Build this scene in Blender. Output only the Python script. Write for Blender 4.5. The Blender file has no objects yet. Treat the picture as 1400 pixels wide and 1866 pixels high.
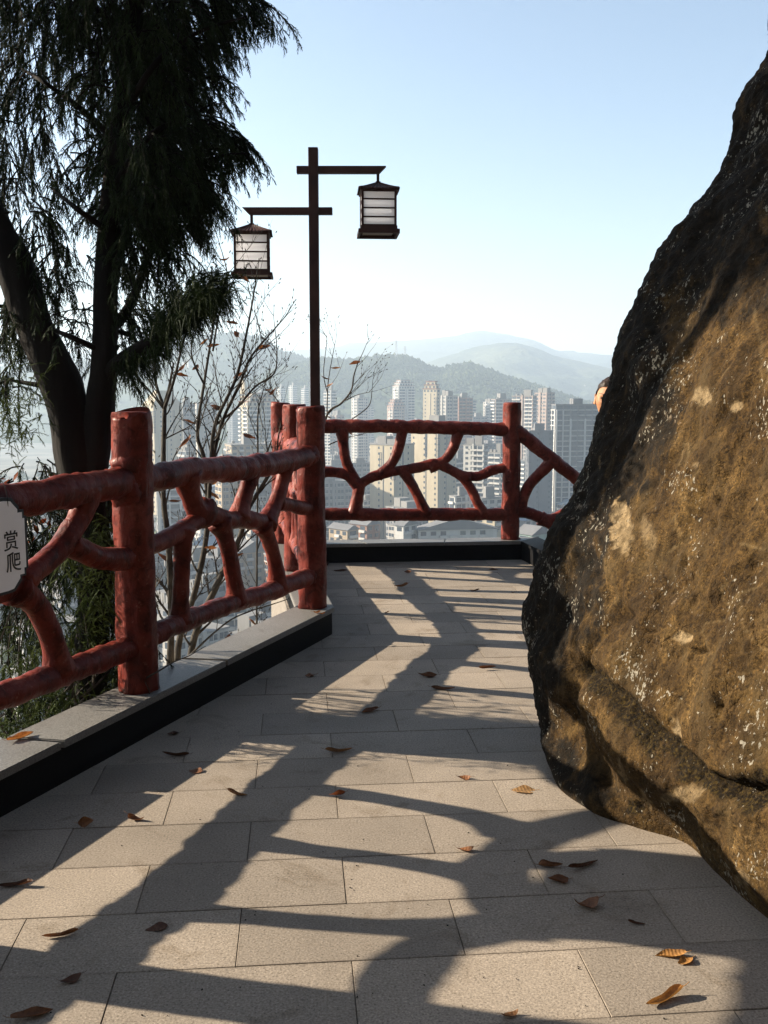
import bpy, bmesh, math, random
import numpy as np
from mathutils import Vector, Matrix, noise

# ------------------------------------------------------------------ camera, sky, sun, exposure
SC = bpy.context.scene
COL = SC.collection
R = math.radians
F, PW, PH = 1765.0, 1400.0, 1866.0          # focal length and size of the photograph in its own pixels
EYE = 1.54
PITCH = math.atan(216 / F)
CP, SP = math.cos(PITCH), math.sin(PITCH)

cam_data = bpy.data.cameras.new("camera")
cam_data.sensor_fit = 'VERTICAL'
cam_data.sensor_height = 36.0
cam_data.lens = 36.0 * F / PH
cam_data.clip_start = 0.05
cam_data.clip_end = 30000
cam = bpy.data.objects.new("camera", cam_data)
COL.objects.link(cam)
cam.location = (0, 0, EYE)
cam.rotation_euler = (R(90) - PITCH, 0, 0)
SC.camera = cam

SUN_EL = R(22.0)
SUN_TRAVEL = Vector((1.0, -0.22, 0)).normalized()       # the way the light travels over the ground
world = bpy.data.worlds.new("World")
SC.world = world
world.use_nodes = True
wn, wl = world.node_tree.nodes, world.node_tree.links
for n in list(wn): wn.remove(n)
sky = wn.new('ShaderNodeTexSky')
sky.sky_type = 'NISHITA'
sky.sun_disc = False
sky.sun_elevation = SUN_EL
to_sun = -SUN_TRAVEL
sky.sun_rotation = math.atan2(to_sun.x, to_sun.y)
sky.air_density = 1.0
sky.dust_density = 1.1
sky.ozone_density = 1.2
sky.altitude = 300
bg = wn.new('ShaderNodeBackground')
bg.inputs[1].default_value = 0.05
wo = wn.new('ShaderNodeOutputWorld')
wl.new(sky.outputs[0], bg.inputs[0])
wl.new(bg.outputs[0], wo.inputs[0])

sun_data = bpy.data.lights.new("sun", 'SUN')
sun_data.energy = 5.0
sun_data.angle = R(0.55)
sun_data.color = (1.0, 0.88, 0.70)
sun = bpy.data.objects.new("sun", sun_data)
COL.objects.link(sun)
ldir = Vector((SUN_TRAVEL.x * math.cos(SUN_EL), SUN_TRAVEL.y * math.cos(SUN_EL), -math.sin(SUN_EL)))
sun.rotation_euler = ldir.to_track_quat('-Z', 'Y').to_euler()
sun.location = (-20, 6, 12)

SC.view_settings.view_transform = 'Standard'
SC.view_settings.look = 'None'
SC.view_settings.gamma = 1.0
SC.view_settings.use_curve_mapping = False
SC.view_settings.exposure = 2.15
SC.render.engine = 'CYCLES'
SC.cycles.use_denoising = True
SC.cycles.denoising_prefilter = 'NONE'
SC.cycles.max_bounces = 6
SC.cycles.diffuse_bounces = 3
SC.cycles.volume_bounces = 0
SC.cycles.sample_clamp_indirect = 6.0
random.seed(11)
RNG = np.random.default_rng(5)

# ------------------------------------------------------------------ measuring helpers
def ray(u, v):
    cx, cy = (u - 700) / F, (933 - v) / F
    return Vector((cx, CP + cy * SP, -SP + cy * CP))
def at_y(u, v, Y):
    d = ray(u, v)
    return d * (Y / d.y) + Vector((0, 0, EYE))
def at_z(u, v, z=0.0):
    d = ray(u, v)
    return d * ((z - EYE) / d.z) + Vector((0, 0, EYE))
def on_plane(u, v, p0, p1):
    p0, p1 = Vector(p0[:2]), Vector(p1[:2])
    t = (p1 - p0).normalized(); nrm = Vector((t.y, -t.x))
    d = ray(u, v)
    k = p0.dot(nrm) / Vector((d.x, d.y)).dot(nrm)
    return d * k + Vector((0, 0, EYE))
def pix(p):
    y, z = p[1], p[2] - EYE
    f = y * CP - z * SP
    if f < 0.05: return (-9999, -9999)
    return (700 + F * p[0] / f, 933 - F * (y * SP + z * CP) / f)
def smooth(a, b, x):
    t = min(1.0, max(0.0, (x - a) / (b - a)))
    return t * t * (3 - 2 * t)
def lerp_list(pts, x):
    if x <= pts[0][0]: return pts[0][1]
    for (a, b), (c, d) in zip(pts, pts[1:]):
        if x <= c: return b + (d - b) * (x - a) / (c - a)
    return pts[-1][1]

# ------------------------------------------------------------------ object helpers
class MB:
    def __init__(self): self.v, self.f = [], []
    def add(self, vs, fs):
        o = len(self.v)
        self.v += [tuple(p) for p in vs]
        self.f += [tuple(i + o for i in q) for q in fs]
        return self
    def box(self, x0, x1, y0, y1, z0, z1, M=None):
        vs = [Vector((x, y, z)) for z in (z0, z1) for y in (y0, y1) for x in (x0, x1)]
        if M is not None: vs = [M @ p for p in vs]
        return self.add(vs, [(0, 2, 3, 1), (4, 5, 7, 6), (0, 1, 5, 4), (2, 6, 7, 3), (0, 4, 6, 2), (1, 3, 7, 5)])
    def prism(self, poly, z0, z1, M=None):
        n = len(poly)
        vs = [Vector((p[0], p[1], z0)) for p in poly] + [Vector((p[0], p[1], z1)) for p in poly]
        if M is not None: vs = [M @ p for p in vs]
        fs = [tuple(range(n - 1, -1, -1)), tuple(range(n, 2 * n))]
        fs += [(i, (i + 1) % n, n + (i + 1) % n, n + i) for i in range(n)]
        return self.add(vs, fs)
    def tube(self, pts, rad, seg=8, bumps=None, cap=True):
        """pts: list of Vectors, rad: list of radii; bumps(k, theta, p) -> extra radius."""
        n = len(pts)
        tang = [(pts[min(i + 1, n - 1)] - pts[max(i - 1, 0)]).normalized() for i in range(n)]
        ref = Vector((0, 0, 1)) if abs(tang[0].z) < 0.9 else Vector((1, 0, 0))
        a = (ref - tang[0] * ref.dot(tang[0])).normalized()
        vs = []
        for i in range(n):
            a = (a - tang[i] * a.dot(tang[i])).normalized()
            b = tang[i].cross(a)
            for k in range(seg):
                th = 2 * math.pi * k / seg
                d = a * math.cos(th) + b * math.sin(th)
                r = rad[i]
                if bumps: r += bumps(i, th, pts[i] + d * r)
                vs.append(pts[i] + d * r)
        fs = []
        for i in range(n - 1):
            for k in range(seg):
                k2 = (k + 1) % seg
                fs.append((i * seg + k, i * seg + k2, (i + 1) * seg + k2, (i + 1) * seg + k))
        if cap:
            fs.append(tuple(range(seg - 1, -1, -1)))
            fs.append(tuple((n - 1) * seg + k for k in range(seg)))
        return self.add(vs, fs)
    def build(self, name, mat, parent=None, smooth_shade=False, origin=None):
        me = bpy.data.meshes.new(name)
        vs = self.v
        if origin is not None:
            o = Vector(origin); vs = [(x - o.x, y - o.y, z - o.z) for x, y, z in vs]
        me.from_pydata(vs, [], self.f)
        me.materials.append(mat)
        if smooth_shade: me.polygons.foreach_set('use_smooth', [True] * len(me.polygons))
        me.update()
        return link(name, me, parent, origin if parent is None else None)

def link(name, me, parent=None, loc=None):
    o = bpy.data.objects.new(name, me)
    COL.objects.link(o)
    if parent is not None: o.parent = parent
    if loc is not None: o.location = loc
    return o
def np_mesh(name, verts, faces, mat, smooth_shade=True):
    """verts (n,3), faces (m,k) arrays."""
    me = bpy.data.meshes.new(name)
    nv, (nf, k) = len(verts), faces.shape
    me.vertices.add(nv); me.vertices.foreach_set('co', np.asarray(verts, np.float32).ravel())
    me.loops.add(nf * k); me.loops.foreach_set('vertex_index', faces.astype(np.int32).ravel())
    me.polygons.add(nf)
    me.polygons.foreach_set('loop_start', np.arange(0, nf * k, k, dtype=np.int32))
    me.polygons.foreach_set('loop_total', np.full(nf, k, np.int32))
    me.polygons.foreach_set('use_smooth', np.full(nf, smooth_shade, bool))
    me.materials.append(mat)
    me.update(calc_edges=True); me.validate()
    return me
def tag(o, label=None, cat=None, group=None, kind=None):
    if label: o['label'] = label
    if cat: o['category'] = cat
    if group: o['group'] = group
    if kind: o['kind'] = kind
    return o
def empty(name, loc=(0, 0, 0), rz=0.0):
    o = bpy.data.objects.new(name, None)
    o.empty_display_size = 0.1
    COL.objects.link(o)
    o.location = loc; o.rotation_euler.z = rz
    return o
def catmull(pts, per=8, closed=False):
    out = []; n = len(pts)
    rng = range(n) if closed else range(n - 1)
    for i in rng:
        if closed: a, b, c, d = pts[(i - 1) % n], pts[i], pts[(i + 1) % n], pts[(i + 2) % n]
        else: a, b, c, d = pts[max(i - 1, 0)], pts[i], pts[i + 1], pts[min(i + 2, n - 1)]
        for k in range(per):
            t = k / per
            out.append(0.5 * ((2 * b) + (c - a) * t + (2 * a - 5 * b + 4 * c - d) * t * t + (3 * b - 3 * c + d - a) * t ** 3))
    if not closed: out.append(pts[-1].copy() if hasattr(pts[-1], 'copy') else pts[-1])
    return out

# ------------------------------------------------------------------ materials
def mat(name, base=(0.5, 0.5, 0.5), rough=0.7, spec=0.35):
    m = bpy.data.materials.new(name); m.use_nodes = True
    b = m.node_tree.nodes['Principled BSDF']
    b.inputs['Base Color'].default_value = (*base, 1)
    b.inputs['Roughness'].default_value = rough
    b.inputs['Specular IOR Level'].default_value = spec
    return m
def nd(m, t, **kw):
    n = m.node_tree.nodes.new(t)
    for k, v in kw.items(): setattr(n, k, v)
    return n
def lk(m, a, b): m.node_tree.links.new(a, b)
def coord(m, scale=(1, 1, 1), world_space=True):
    mp = nd(m, 'ShaderNodeMapping'); mp.inputs['Scale'].default_value = scale
    if world_space:
        g = nd(m, 'ShaderNodeNewGeometry'); lk(m, g.outputs['Position'], mp.inputs[0])
    else:
        g = nd(m, 'ShaderNodeTexCoord'); lk(m, g.outputs['Object'], mp.inputs[0])
    return mp.outputs[0]
def noise_n(m, vec, scale, detail=4, rough=0.55, dist=0.0):
    n = nd(m, 'ShaderNodeTexNoise')
    n.inputs['Scale'].default_value = scale; n.inputs['Detail'].default_value = detail
    n.inputs['Roughness'].default_value = rough; n.inputs['Distortion'].default_value = dist
    lk(m, vec, n.inputs['Vector'])
    return n.outputs['Fac']
def ramp(m, fac, stops):
    r = nd(m, 'ShaderNodeValToRGB')
    el = r.color_ramp.elements
    while len(el) < len(stops): el.new(0.5)
    for e, (p, c) in zip(el, stops):
        e.position = p; e.color = (*c, 1) if len(c) == 3 else c
    lk(m, fac, r.inputs[0])
    return r.outputs[0]
def mix(m, fac, a, b, mode='MIX'):
    n = nd(m, 'ShaderNodeMix', data_type='RGBA', blend_type=mode)
    if isinstance(fac, (int, float)): n.inputs[0].default_value = fac
    else: lk(m, fac, n.inputs[0])
    for s, i in ((a, 6), (b, 7)):
        if isinstance(s, tuple): n.inputs[i].default_value = (*s, 1)
        else: lk(m, s, n.inputs[i])
    return n.outputs[2]
def math_n(m, op, a, b=None):
    n = nd(m, 'ShaderNodeMath', operation=op)
    for s, i in ((a, 0), (b, 1)):
        if s is None: continue
        if isinstance(s, (int, float)): n.inputs[i].default_value = s
        else: lk(m, s, n.inputs[i])
    return n.outputs[0]
def bump(m, height, strength=0.3, dist=0.01, prev=None):
    n = nd(m, 'ShaderNodeBump'); n.inputs['Strength'].default_value = strength; n.inputs['Distance'].default_value = dist
    lk(m, height, n.inputs['Height'])
    if prev is not None: lk(m, prev, n.inputs['Normal'])
    return n.outputs[0]
def bsdf(m): return m.node_tree.nodes['Principled BSDF']
def set_col(m, c): lk(m, c, bsdf(m).inputs['Base Color'])
def set_nrm(m, n): lk(m, n, bsdf(m).inputs['Normal'])
def rand_n(m):
    return nd(m, 'ShaderNodeObjectInfo').outputs['Random']

def two_tone(name, c1, c2, scale, rough=0.75, detail=5, bscale=None, bstr=0.3, bdist=0.01, stretch=(1, 1, 1), world_space=True, lo=0.35, hi=0.65, spec=0.12):
    m = mat(name, c1, rough, spec)
    v = coord(m, stretch, world_space)
    set_col(m, ramp(m, noise_n(m, v, scale, detail), [(lo, c1), (hi, c2)]))
    if bscale: set_nrm(m, bump(m, noise_n(m, v, bscale, 5), bstr, bdist))
    return m

def granite(name, c, tile_random=0.0, rough=0.8, spec=0.15):
    m = mat(name, c, rough, spec)
    v = coord(m)
    fine = noise_n(m, v, 150, 3, 0.7)
    spk = ramp(m, fine, [(0.30, tuple(x * 0.42 for x in c)), (0.46, tuple(x * 0.93 for x in c)), (0.56, tuple(x * 1.05 for x in c)), (0.72, tuple(min(1, x * 1.55) for x in c))])
    big = ramp(m, noise_n(m, v, 2.2, 5, 0.6), [(0.3, (0.80, 0.79, 0.77)), (0.7, (1.06, 1.05, 1.03))])
    col = mix(m, 1.0, spk, big, 'MULTIPLY')
    stain = ramp(m, noise_n(m, v, 4.5, 7, 0.68, 0.8), [(0.55, (1, 1, 1)), (0.72, (0.60, 0.55, 0.48))])
    col = mix(m, 0.8, col, stain, 'MULTIPLY')
    spots = ramp(m, noise_n(m, v, 19, 6, 0.7, 0.4), [(0.66, (1, 1, 1)), (0.76, (0.45, 0.40, 0.34))])
    col = mix(m, 0.7, col, spots, 'MULTIPLY')
    if tile_random:
        rr = ramp(m, rand_n(m), [(0.0, (1 - tile_random,) * 3), (1.0, (1 + tile_random, 1 + tile_random * 0.95, 1 + tile_random * 0.85))])
        col = mix(m, 1.0, col, rr, 'MULTIPLY')
    set_col(m, col)
    set_nrm(m, bump(m, fine, 0.35, 0.003))
    return m

M = {}
M['tile'] = granite('granite_tile', (0.240, 0.203, 0.167), 0.15)
def worn_edges(m, hx, hy):
    # dirt gathered along the joints of every slab
    tc = nd(m, 'ShaderNodeTexCoord'); sx = nd(m, 'ShaderNodeSeparateXYZ'); lk(m, tc.outputs['Object'], sx.inputs[0])
    ax, ay = math_n(m, 'ABSOLUTE', sx.outputs[0]), math_n(m, 'ABSOLUTE', sx.outputs[1])
    e = math_n(m, 'MAXIMUM', math_n(m, 'SUBTRACT', ax, hx - 0.02), math_n(m, 'SUBTRACT', ay, hy - 0.02))
    e = math_n(m, 'MULTIPLY', e, 50.0)
    e = math_n(m, 'ADD', e, math_n(m, 'MULTIPLY', math_n(m, 'SUBTRACT', noise_n(m, coord(m), 30, 5, 0.7), 0.5), 1.6))
    f = ramp(m, e, [(0.45, (1, 1, 1)), (1.0, (0.55, 0.50, 0.45))])
    b = bsdf(m).inputs['Base Color']; src = b.links[0].from_socket
    set_col(m, mix(m, 0.28, src, f, 'MULTIPLY'))
M['tile_cut'] = granite('granite_cut_tile', (0.240, 0.203, 0.167), 0.15)
worn_edges(M['tile'], 0.315, 0.149)
M['grout'] = two_tone('joint_mortar', (0.12, 0.105, 0.09), (0.18, 0.16, 0.14), 30)
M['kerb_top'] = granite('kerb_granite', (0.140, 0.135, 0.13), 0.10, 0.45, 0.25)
M['kerb_face'] = granite('dark_granite_and_cap_shade', (0.008, 0.008, 0.009), 0.05, 0.5, 0.04)
M['concrete'] = two_tone('pale_concrete', (0.42, 0.39, 0.33), (0.55, 0.52, 0.46), 5, 0.85, bscale=30, bstr=0.2)

def red_log():
    m = mat('red_painted_log', (0.2, 0.06, 0.045), 0.5, 0.10)
    v = coord(m)
    big = noise_n(m, v, 6, 6, 0.6)
    col = ramp(m, big, [(0.28, (0.054, 0.008, 0.006)), (0.5, (0.110, 0.018, 0.012)), (0.72, (0.180, 0.045, 0.031))])
    chip = ramp(m, noise_n(m, v, 42, 5, 0.7), [(0.60, (0, 0, 0)), (0.66, (1, 1, 1))])
    col = mix(m, math_n(m, 'MULTIPLY', chip, 0.4), col, (0.25, 0.11, 0.085))
    dirt = ramp(m, noise_n(m, v, 14, 7, 0.72, 0.6), [(0.36, (0.28, 0.24, 0.22)), (0.50, (1, 1, 1)), (0.62, (1.25, 1.25, 1.25))])
    col = mix(m, 0.8, col, dirt, 'MULTIPLY')
    set_col(m, col)
    vs = coord(m, (1, 1, 0.35))
    b1 = bump(m, noise_n(m, vs, 26, 6, 0.6, 0.8), 0.85, 0.009)
    set_nrm(m, bump(m, noise_n(m, v, 110, 3), 0.25, 0.0015, b1))
    lk(m, ramp(m, noise_n(m, v, 20, 4), [(0.3, (0.28,) * 3), (0.7, (0.58,) * 3)]), bsdf(m).inputs['Roughness'])
    return m
M['log'] = red_log()
M['sky_blocker_wall'] = two_tone('dark_blocker_rock', (0.012, 0.014, 0.006), (0.045, 0.038, 0.022), 1.2, 0.95, detail=8, bscale=6, bstr=0.8, bdist=0.1)
M['lamp_metal'] = two_tone('brown_lamp_metal', (0.026, 0.010, 0.008), (0.046, 0.018, 0.013), 7, 0.55, bscale=60, bstr=0.08)
M['bark'] = two_tone('conifer_bark', (0.003, 0.0023, 0.002), (0.010, 0.0075, 0.006), 9, 0.9, bscale=22, bstr=0.9, bdist=0.012, stretch=(1, 1, 0.25))
M['twig'] = two_tone('grey_twig', (0.016, 0.013, 0.011), (0.055, 0.047, 0.038), 12, 0.85, bscale=60, bstr=0.5, bdist=0.005)
def leafy(name, c1, c2, trans=0.25):
    m = mat(name, c1, 0.7, 0.08)
    v = coord(m)
    c = ramp(m, noise_n(m, v, 9, 3), [(0.35, c1), (0.65, c2)])
    set_col(m, c)
    t = nd(m, 'ShaderNodeBsdfTranslucent'); lk(m, c, t.inputs[0])
    ms = nd(m, 'ShaderNodeMixShader'); ms.inputs[0].default_value = trans
    out = m.node_tree.nodes['Material Output']
    lk(m, bsdf(m).outputs[0], ms.inputs[1]); lk(m, t.outputs[0], ms.inputs[2]); lk(m, ms.outputs[0], out.inputs[0])
    return m
M['needle'] = leafy('conifer_needles', (0.008, 0.014, 0.006), (0.022, 0.034, 0.011), 0.10)
M['needle_light'] = leafy('bright_needles', (0.022, 0.036, 0.008), (0.052, 0.070, 0.016), 0.2)
M['red_leaf'] = leafy('red_leaf', (0.10, 0.022, 0.010), (0.17, 0.05, 0.015), 0.3)
def dry_leaf():
    m = mat('dry_brown_leaf', (0.2, 0.1, 0.05), 0.6, 0.3)
    v = coord(m, world_space=False)
    base = nd(m, 'ShaderNodeObjectInfo').outputs['Color']
    mott = ramp(m, noise_n(m, v, 45, 5, 0.65), [(0.3, (0.5, 0.45, 0.4)), (0.7, (1.25, 1.2, 1.1))])
    c = mix(m, 1.0, base, mott, 'MULTIPLY')
    set_col(m, c)
    w = nd(m, 'ShaderNodeTexWave'); w.inputs['Scale'].default_value = 22; w.inputs['Distortion'].default_value = 3
    lk(m, v, w.inputs[0])
    set_nrm(m, bump(m, w.outputs['Fac'], 0.25, 0.003))
    t = nd(m, 'ShaderNodeBsdfTranslucent'); lk(m, c, t.inputs[0])
    ms = nd(m, 'ShaderNodeMixShader'); ms.inputs[0].default_value = 0.22
    out = m.node_tree.nodes['Material Output']
    lk(m, bsdf(m).outputs[0], ms.inputs[1]); lk(m, t.outputs[0], ms.inputs[2]); lk(m, ms.outputs[0], out.inputs[0])
    return m
M['dry_leaf'] = dry_leaf()

# ------------------------------------------------------------------ terrain
M['town_ground'] = two_tone('town_ground', (0.085, 0.085, 0.075), (0.17, 0.165, 0.15), 0.02, 0.9)
M['hill_wood'] = two_tone('wooded_hill', (0.018, 0.030, 0.014), (0.060, 0.072, 0.032), 0.012, 0.95, detail=8, bscale=0.09, bstr=0.9, bdist=6)
M['far_wood'] = two_tone('far_wooded_hill', (0.022, 0.034, 0.018), (0.075, 0.080, 0.042), 0.004, 0.95, detail=8, bscale=0.03, bstr=0.8, bdist=15)
M['slope'] = two_tone('scrub_slope', (0.030, 0.034, 0.014), (0.085, 0.07, 0.038), 1.5, 0.95, detail=8, bscale=6, bstr=0.8, bdist=0.2)
TOWN_Z = -75.0

g = MB().add([(-5500, -1200, TOWN_Z), (5500, -1200, TOWN_Z), (5500, 5600, TOWN_Z), (-5500, 5600, TOWN_Z)], [(0, 1, 2, 3)])
tag(g.build('ground', M['town_ground']), 'flat grey valley floor under the town', kind='structure')

P0 = Vector((-1.14, 4.37)); RD = Vector((0.366, 0.93)).normalized(); BAY = 1.87
POST = [P0 - RD * BAY, P0.copy(), Vector((-0.462, 6.115)), Vector((-0.685, 7.43)), Vector((-0.935, 8.82)), Vector((1.19, 9.04))]
POSTM1 = P0 - RD * BAY * 2
SIDE_D = (POST[4] - POST[2]).normalized()
BACK_D = (POST[5] - POST[4]).normalized()

def outdist(x, y):
    n1 = Vector((-RD.y, RD.x)); n2 = Vector((-SIDE_D.y, SIDE_D.x)); n3 = Vector((-BACK_D.y, BACK_D.x))
    p = Vector((x, y))
    return max(min((p - POST[1]).dot(n1), (p - POST[2]).dot(n2)), (p - POST[4]).dot(n3))
def hillside():
    xs = [-190 + 380 * (i / 90) for i in range(91)]
    xs = sorted(set([math.copysign(abs(t) ** 2.2 * 190, t) for t in np.linspace(-1, 1, 101)]))
    ys = sorted(set([math.copysign(abs(t) ** 2.2 * 190, t) + 6 for t in np.linspace(-1, 1, 101)]))
    vs, fs = [], []
    for y in ys:
        for x in xs:
            d = outdist(x, y)
            z = -1.15 - 1.15 * max(0, d - 0.25) + 0.5 * noise.fractal(Vector((x, y, 0)) * 0.25, 1.0, 2.0, 4) * smooth(0.3, 4, d)
            vs.append((x, y, max(z, TOWN_Z - 3)))
    nx = len(xs)
    for j in range(len(ys) - 1):
        for i in range(nx - 1):
            a = j * nx + i
            fs.append((a, a + 1, a + nx + 1, a + nx))
    return MB().add(vs, fs).build('hillside', M['slope'], smooth_shade=True)
tag(hillside(), 'steep scrubby hillside falling from the terrace to the town', kind='structure')

def hill(name, ridge, D, front, back, amp, mtl, nu=220, nk=40, tree=0, treesize=7, seed=0):
    """ridge: (u, v) silhouette at distance D; a real slope in front of and behind the crest."""
    us = np.linspace(ridge[0][0], ridge[-1][0], nu)
    vs, fs = [], []
    for k in range(nk + 1):
        t = k / nk
        y = D - front + (front + back) * t
        for u in us:
            x = (u - 700) / F * D
            zr = at_y(u, lerp_list(ridge, u), D).z - TOWN_Z
            s = (y - D) / (front if y < D else back)
            prof = max(0.0, 1 - abs(s)) ** 0.8 if y < D else max(0, 1 - s * s)
            q = Vector((x * 0.0035 + seed, y * 0.0035, seed))
            nz = noise.fractal(q, 0.9, 2.0, 6)
            w = smooth(0.0, 0.35, 1 - abs(s)) * (0.25 + 0.75 * smooth(0.0, 0.25, abs(s)))
            z = TOWN_Z - 2 + zr * prof + amp * nz * w
            yy = y + 0.35 * front * 0.3 * noise.noise(Vector((x * 0.002 + 7, seed, 0)))
            vs.append((x, yy, z))
    for k in range(nk):
        for i in range(nu - 1):
            a = k * nu + i
            fs.append((a, a + 1, a + nu + 1, a + nu))
    o = MB().add(vs, fs).build(name, mtl, smooth_shade=True)
    if tree:
        # crowns of the wood along the crest and the near slope
        vv, ff = [], []
        ico = [(0, 0, 1), (0.9, 0, 0.25), (0.28, 0.85, 0.3), (-0.72, 0.53, 0.22), (-0.72, -0.53, 0.28), (0.28, -0.85, 0.2), (0, 0, -0.7)]
        fac = [(0, i, i % 5 + 1) for i in range(1, 6)] + [(6, i % 5 + 1, i) for i in range(1, 6)]
        arr = np.array(vs)
        rnd = random.Random(seed + 3)
        for _ in range(tree):
            k = min(nk - 1, int(nk * (front / (front + back)) * (1 - abs(rnd.gauss(0, 0.28)))))
            k = max(2, k); i = rnd.randrange(nu - 1)
            a, b, c = arr[k * nu + i], arr[k * nu + i + 1], arr[(k + 1) * nu + i]
            r1, r2 = rnd.random(), rnd.random()
            p = a + (b - a) * r1 + (c - a) * r2
            s = treesize * rnd.uniform(0.5, 1.15); h = s * rnd.uniform(0.8, 1.5)
            o0 = len(vv)
            for q in ico:
                j = rnd.uniform(0.75, 1.25)
                vv.append((p[0] + q[0] * s * j, p[1] + q[1] * s * j, p[2] + q[2] * h * j + h * 0.3))
            ff += [(x + o0, y + o0, z + o0) for x, y, z in fac]
        w = link('woodland', np_mesh('woodland', np.array(vv), np.array(ff), mtl, False))
        tag(w, 'mass of trees covering the ' + name.replace('_', ' '), 'woodland', kind='stuff')
    return o
far_ridge = [(-900, 650), (0, 640), (300, 640), (500, 640), (600, 633), (650, 624), (720, 620), (780, 613), (830, 611), (862, 609), (885, 605), (905, 607), (935, 609), (965, 616), (990, 626), (1008, 638), (1060, 641), (1110, 645), (1400, 652), (2300, 660)]
spur = [(600, 740), (700, 690), (780, 660), (830, 645), (870, 634), (905, 626), (940, 624), (970, 631), (1000, 642), (1050, 653), (1100, 666), (1200, 690), (1400, 715)]
mid = [(380, 745), (450, 700), (520, 668), (590, 652), (640, 652), (680, 647), (705, 644), (735, 646), (760, 654), (780, 666), (800, 669), (818, 664), (835, 661), (855, 659), (870, 664), (890, 671), (915, 681), (945, 691), (975, 701), (1005, 712), (1040, 724), (1080, 738), (1150, 752), (1300, 770)]
left = [(-1100, 640), (-400, 650), (0, 668), (200, 655), (330, 628), (380, 612), (420, 605), (450, 606), (480, 616), (500, 630), (540, 646), (600, 660), (660, 690), (720, 740)]
tag(hill('far_mountain', far_ridge, 4200, 1300, 900, 45, M['far_wood'], seed=1), 'farthest pale mountain ridge on the horizon', kind='structure')
tag(hill('mountain_spur', spur, 3000, 850, 500, 36, M['far_wood'], seed=5), 'hazy mountain spur in front of the farthest ridge', kind='structure')
tag(hill('wooded_hill', mid, 1650, 420, 300, 14, M['hill_wood'], nu=260, tree=9500, treesize=3.6, seed=9), 'dark wooded hill behind the towers', kind='structure')
tag(hill('left_hill', left, 2000, 500, 350, 20, M['hill_wood'], nu=260, tree=7500, treesize=4.4, seed=14), 'blue wooded hill behind the bare shrubs', kind='structure')

# ------------------------------------------------------------------ terrace: slab, tiles, kerbs
def offset_line(pts, off):
    """offset a polyline to its right by off."""
    out = []
    for i, p in enumerate(pts):
        ds = []
        if i > 0: ds.append((p - pts[i - 1]).normalized())
        if i < len(pts) - 1: ds.append((pts[i + 1] - p).normalized())
        ns = [Vector((d.y, -d.x)) for d in ds]
        n = sum(ns, Vector((0, 0))).normalized()
        out.append(p + n * (off / n.dot(ns[0])))
    return out
STAIR_END = Vector((2.02, 5.6))
CORNER = Vector((1.385, 9.06))
line = [P0 - RD * 7.2, POST[2], POST[4], CORNER, STAIR_END]
IN, OUT = offset_line(line, 0.138), offset_line(line, -0.105)
slab_poly = [p for p in OUT] + [Vector((6.0, 5.6)), Vector((6.0, -5.0)), Vector((OUT[0].x, -5.0))]
slab = MB().prism([tuple(p) for p in slab_poly], -0.55, -0.012).build('terrace', M['grout'])
tag(slab, 'stone paved terrace floor', kind='structure')
wall_o, wall_i = offset_line(line[:4], -0.085), offset_line(line[:4], 0.05)
wl_ = MB()
for i in range(3):
    wl_.prism([tuple(wall_o[i]), tuple(wall_o[i + 1]), tuple(wall_i[i + 1]), tuple(wall_i[i])], -2.6, -0.551)
tag(wl_.build('retaining_wall', M['concrete']), 'pale retaining wall under the terrace edge', kind='structure')

ANG = math.atan(0.088); E1 = Vector((math.cos(ANG), math.sin(ANG))); E2 = Vector((-E1.y, E1.x))
TW, TD = 0.63, 0.3 * math.cos(ANG)
def tile_mesh():
    me = bpy.data.meshes.new('paving_tile')
    bm = bmesh.new()
    bmesh.ops.create_cube(bm, size=1.0)
    gx, gy = TW - 0.0022, TD - 0.0022
    for v_ in bm.verts: v_.co = Vector((v_.co.x * gx, v_.co.y * gy, -0.0125 + v_.co.z * 0.025))
    bmesh.ops.bevel(bm, geom=[e for e in bm.edges if all(v_.co.z > -0.01 for v_ in e.verts)], offset=0.0010, segments=1, affect='EDGES')
    bm.to_mesh(me); bm.free(); me.materials.append(M['tile'])
    return me
TILE = tile_mesh()
def inside(poly, p):
    c = False; n = len(poly)
    for i in range(n):
        a, b = poly[i], poly[(i + 1) % n]
        if (a.y > p.y) != (b.y > p.y) and p.x < (b.x - a.x) * (p.y - a.y) / (b.y - a.y) + a.x: c = not c
    return c
shell = offset_line(line, -0.09)
tile_poly = [p for p in shell] + [Vector((6.0, 5.5)), Vector((6.0, -4.9)), Vector((shell[0].x, -4.9))]
base = E2.dot(Vector((0, 2.489)))
nt = 0
trnd = random.Random(2)
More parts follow.
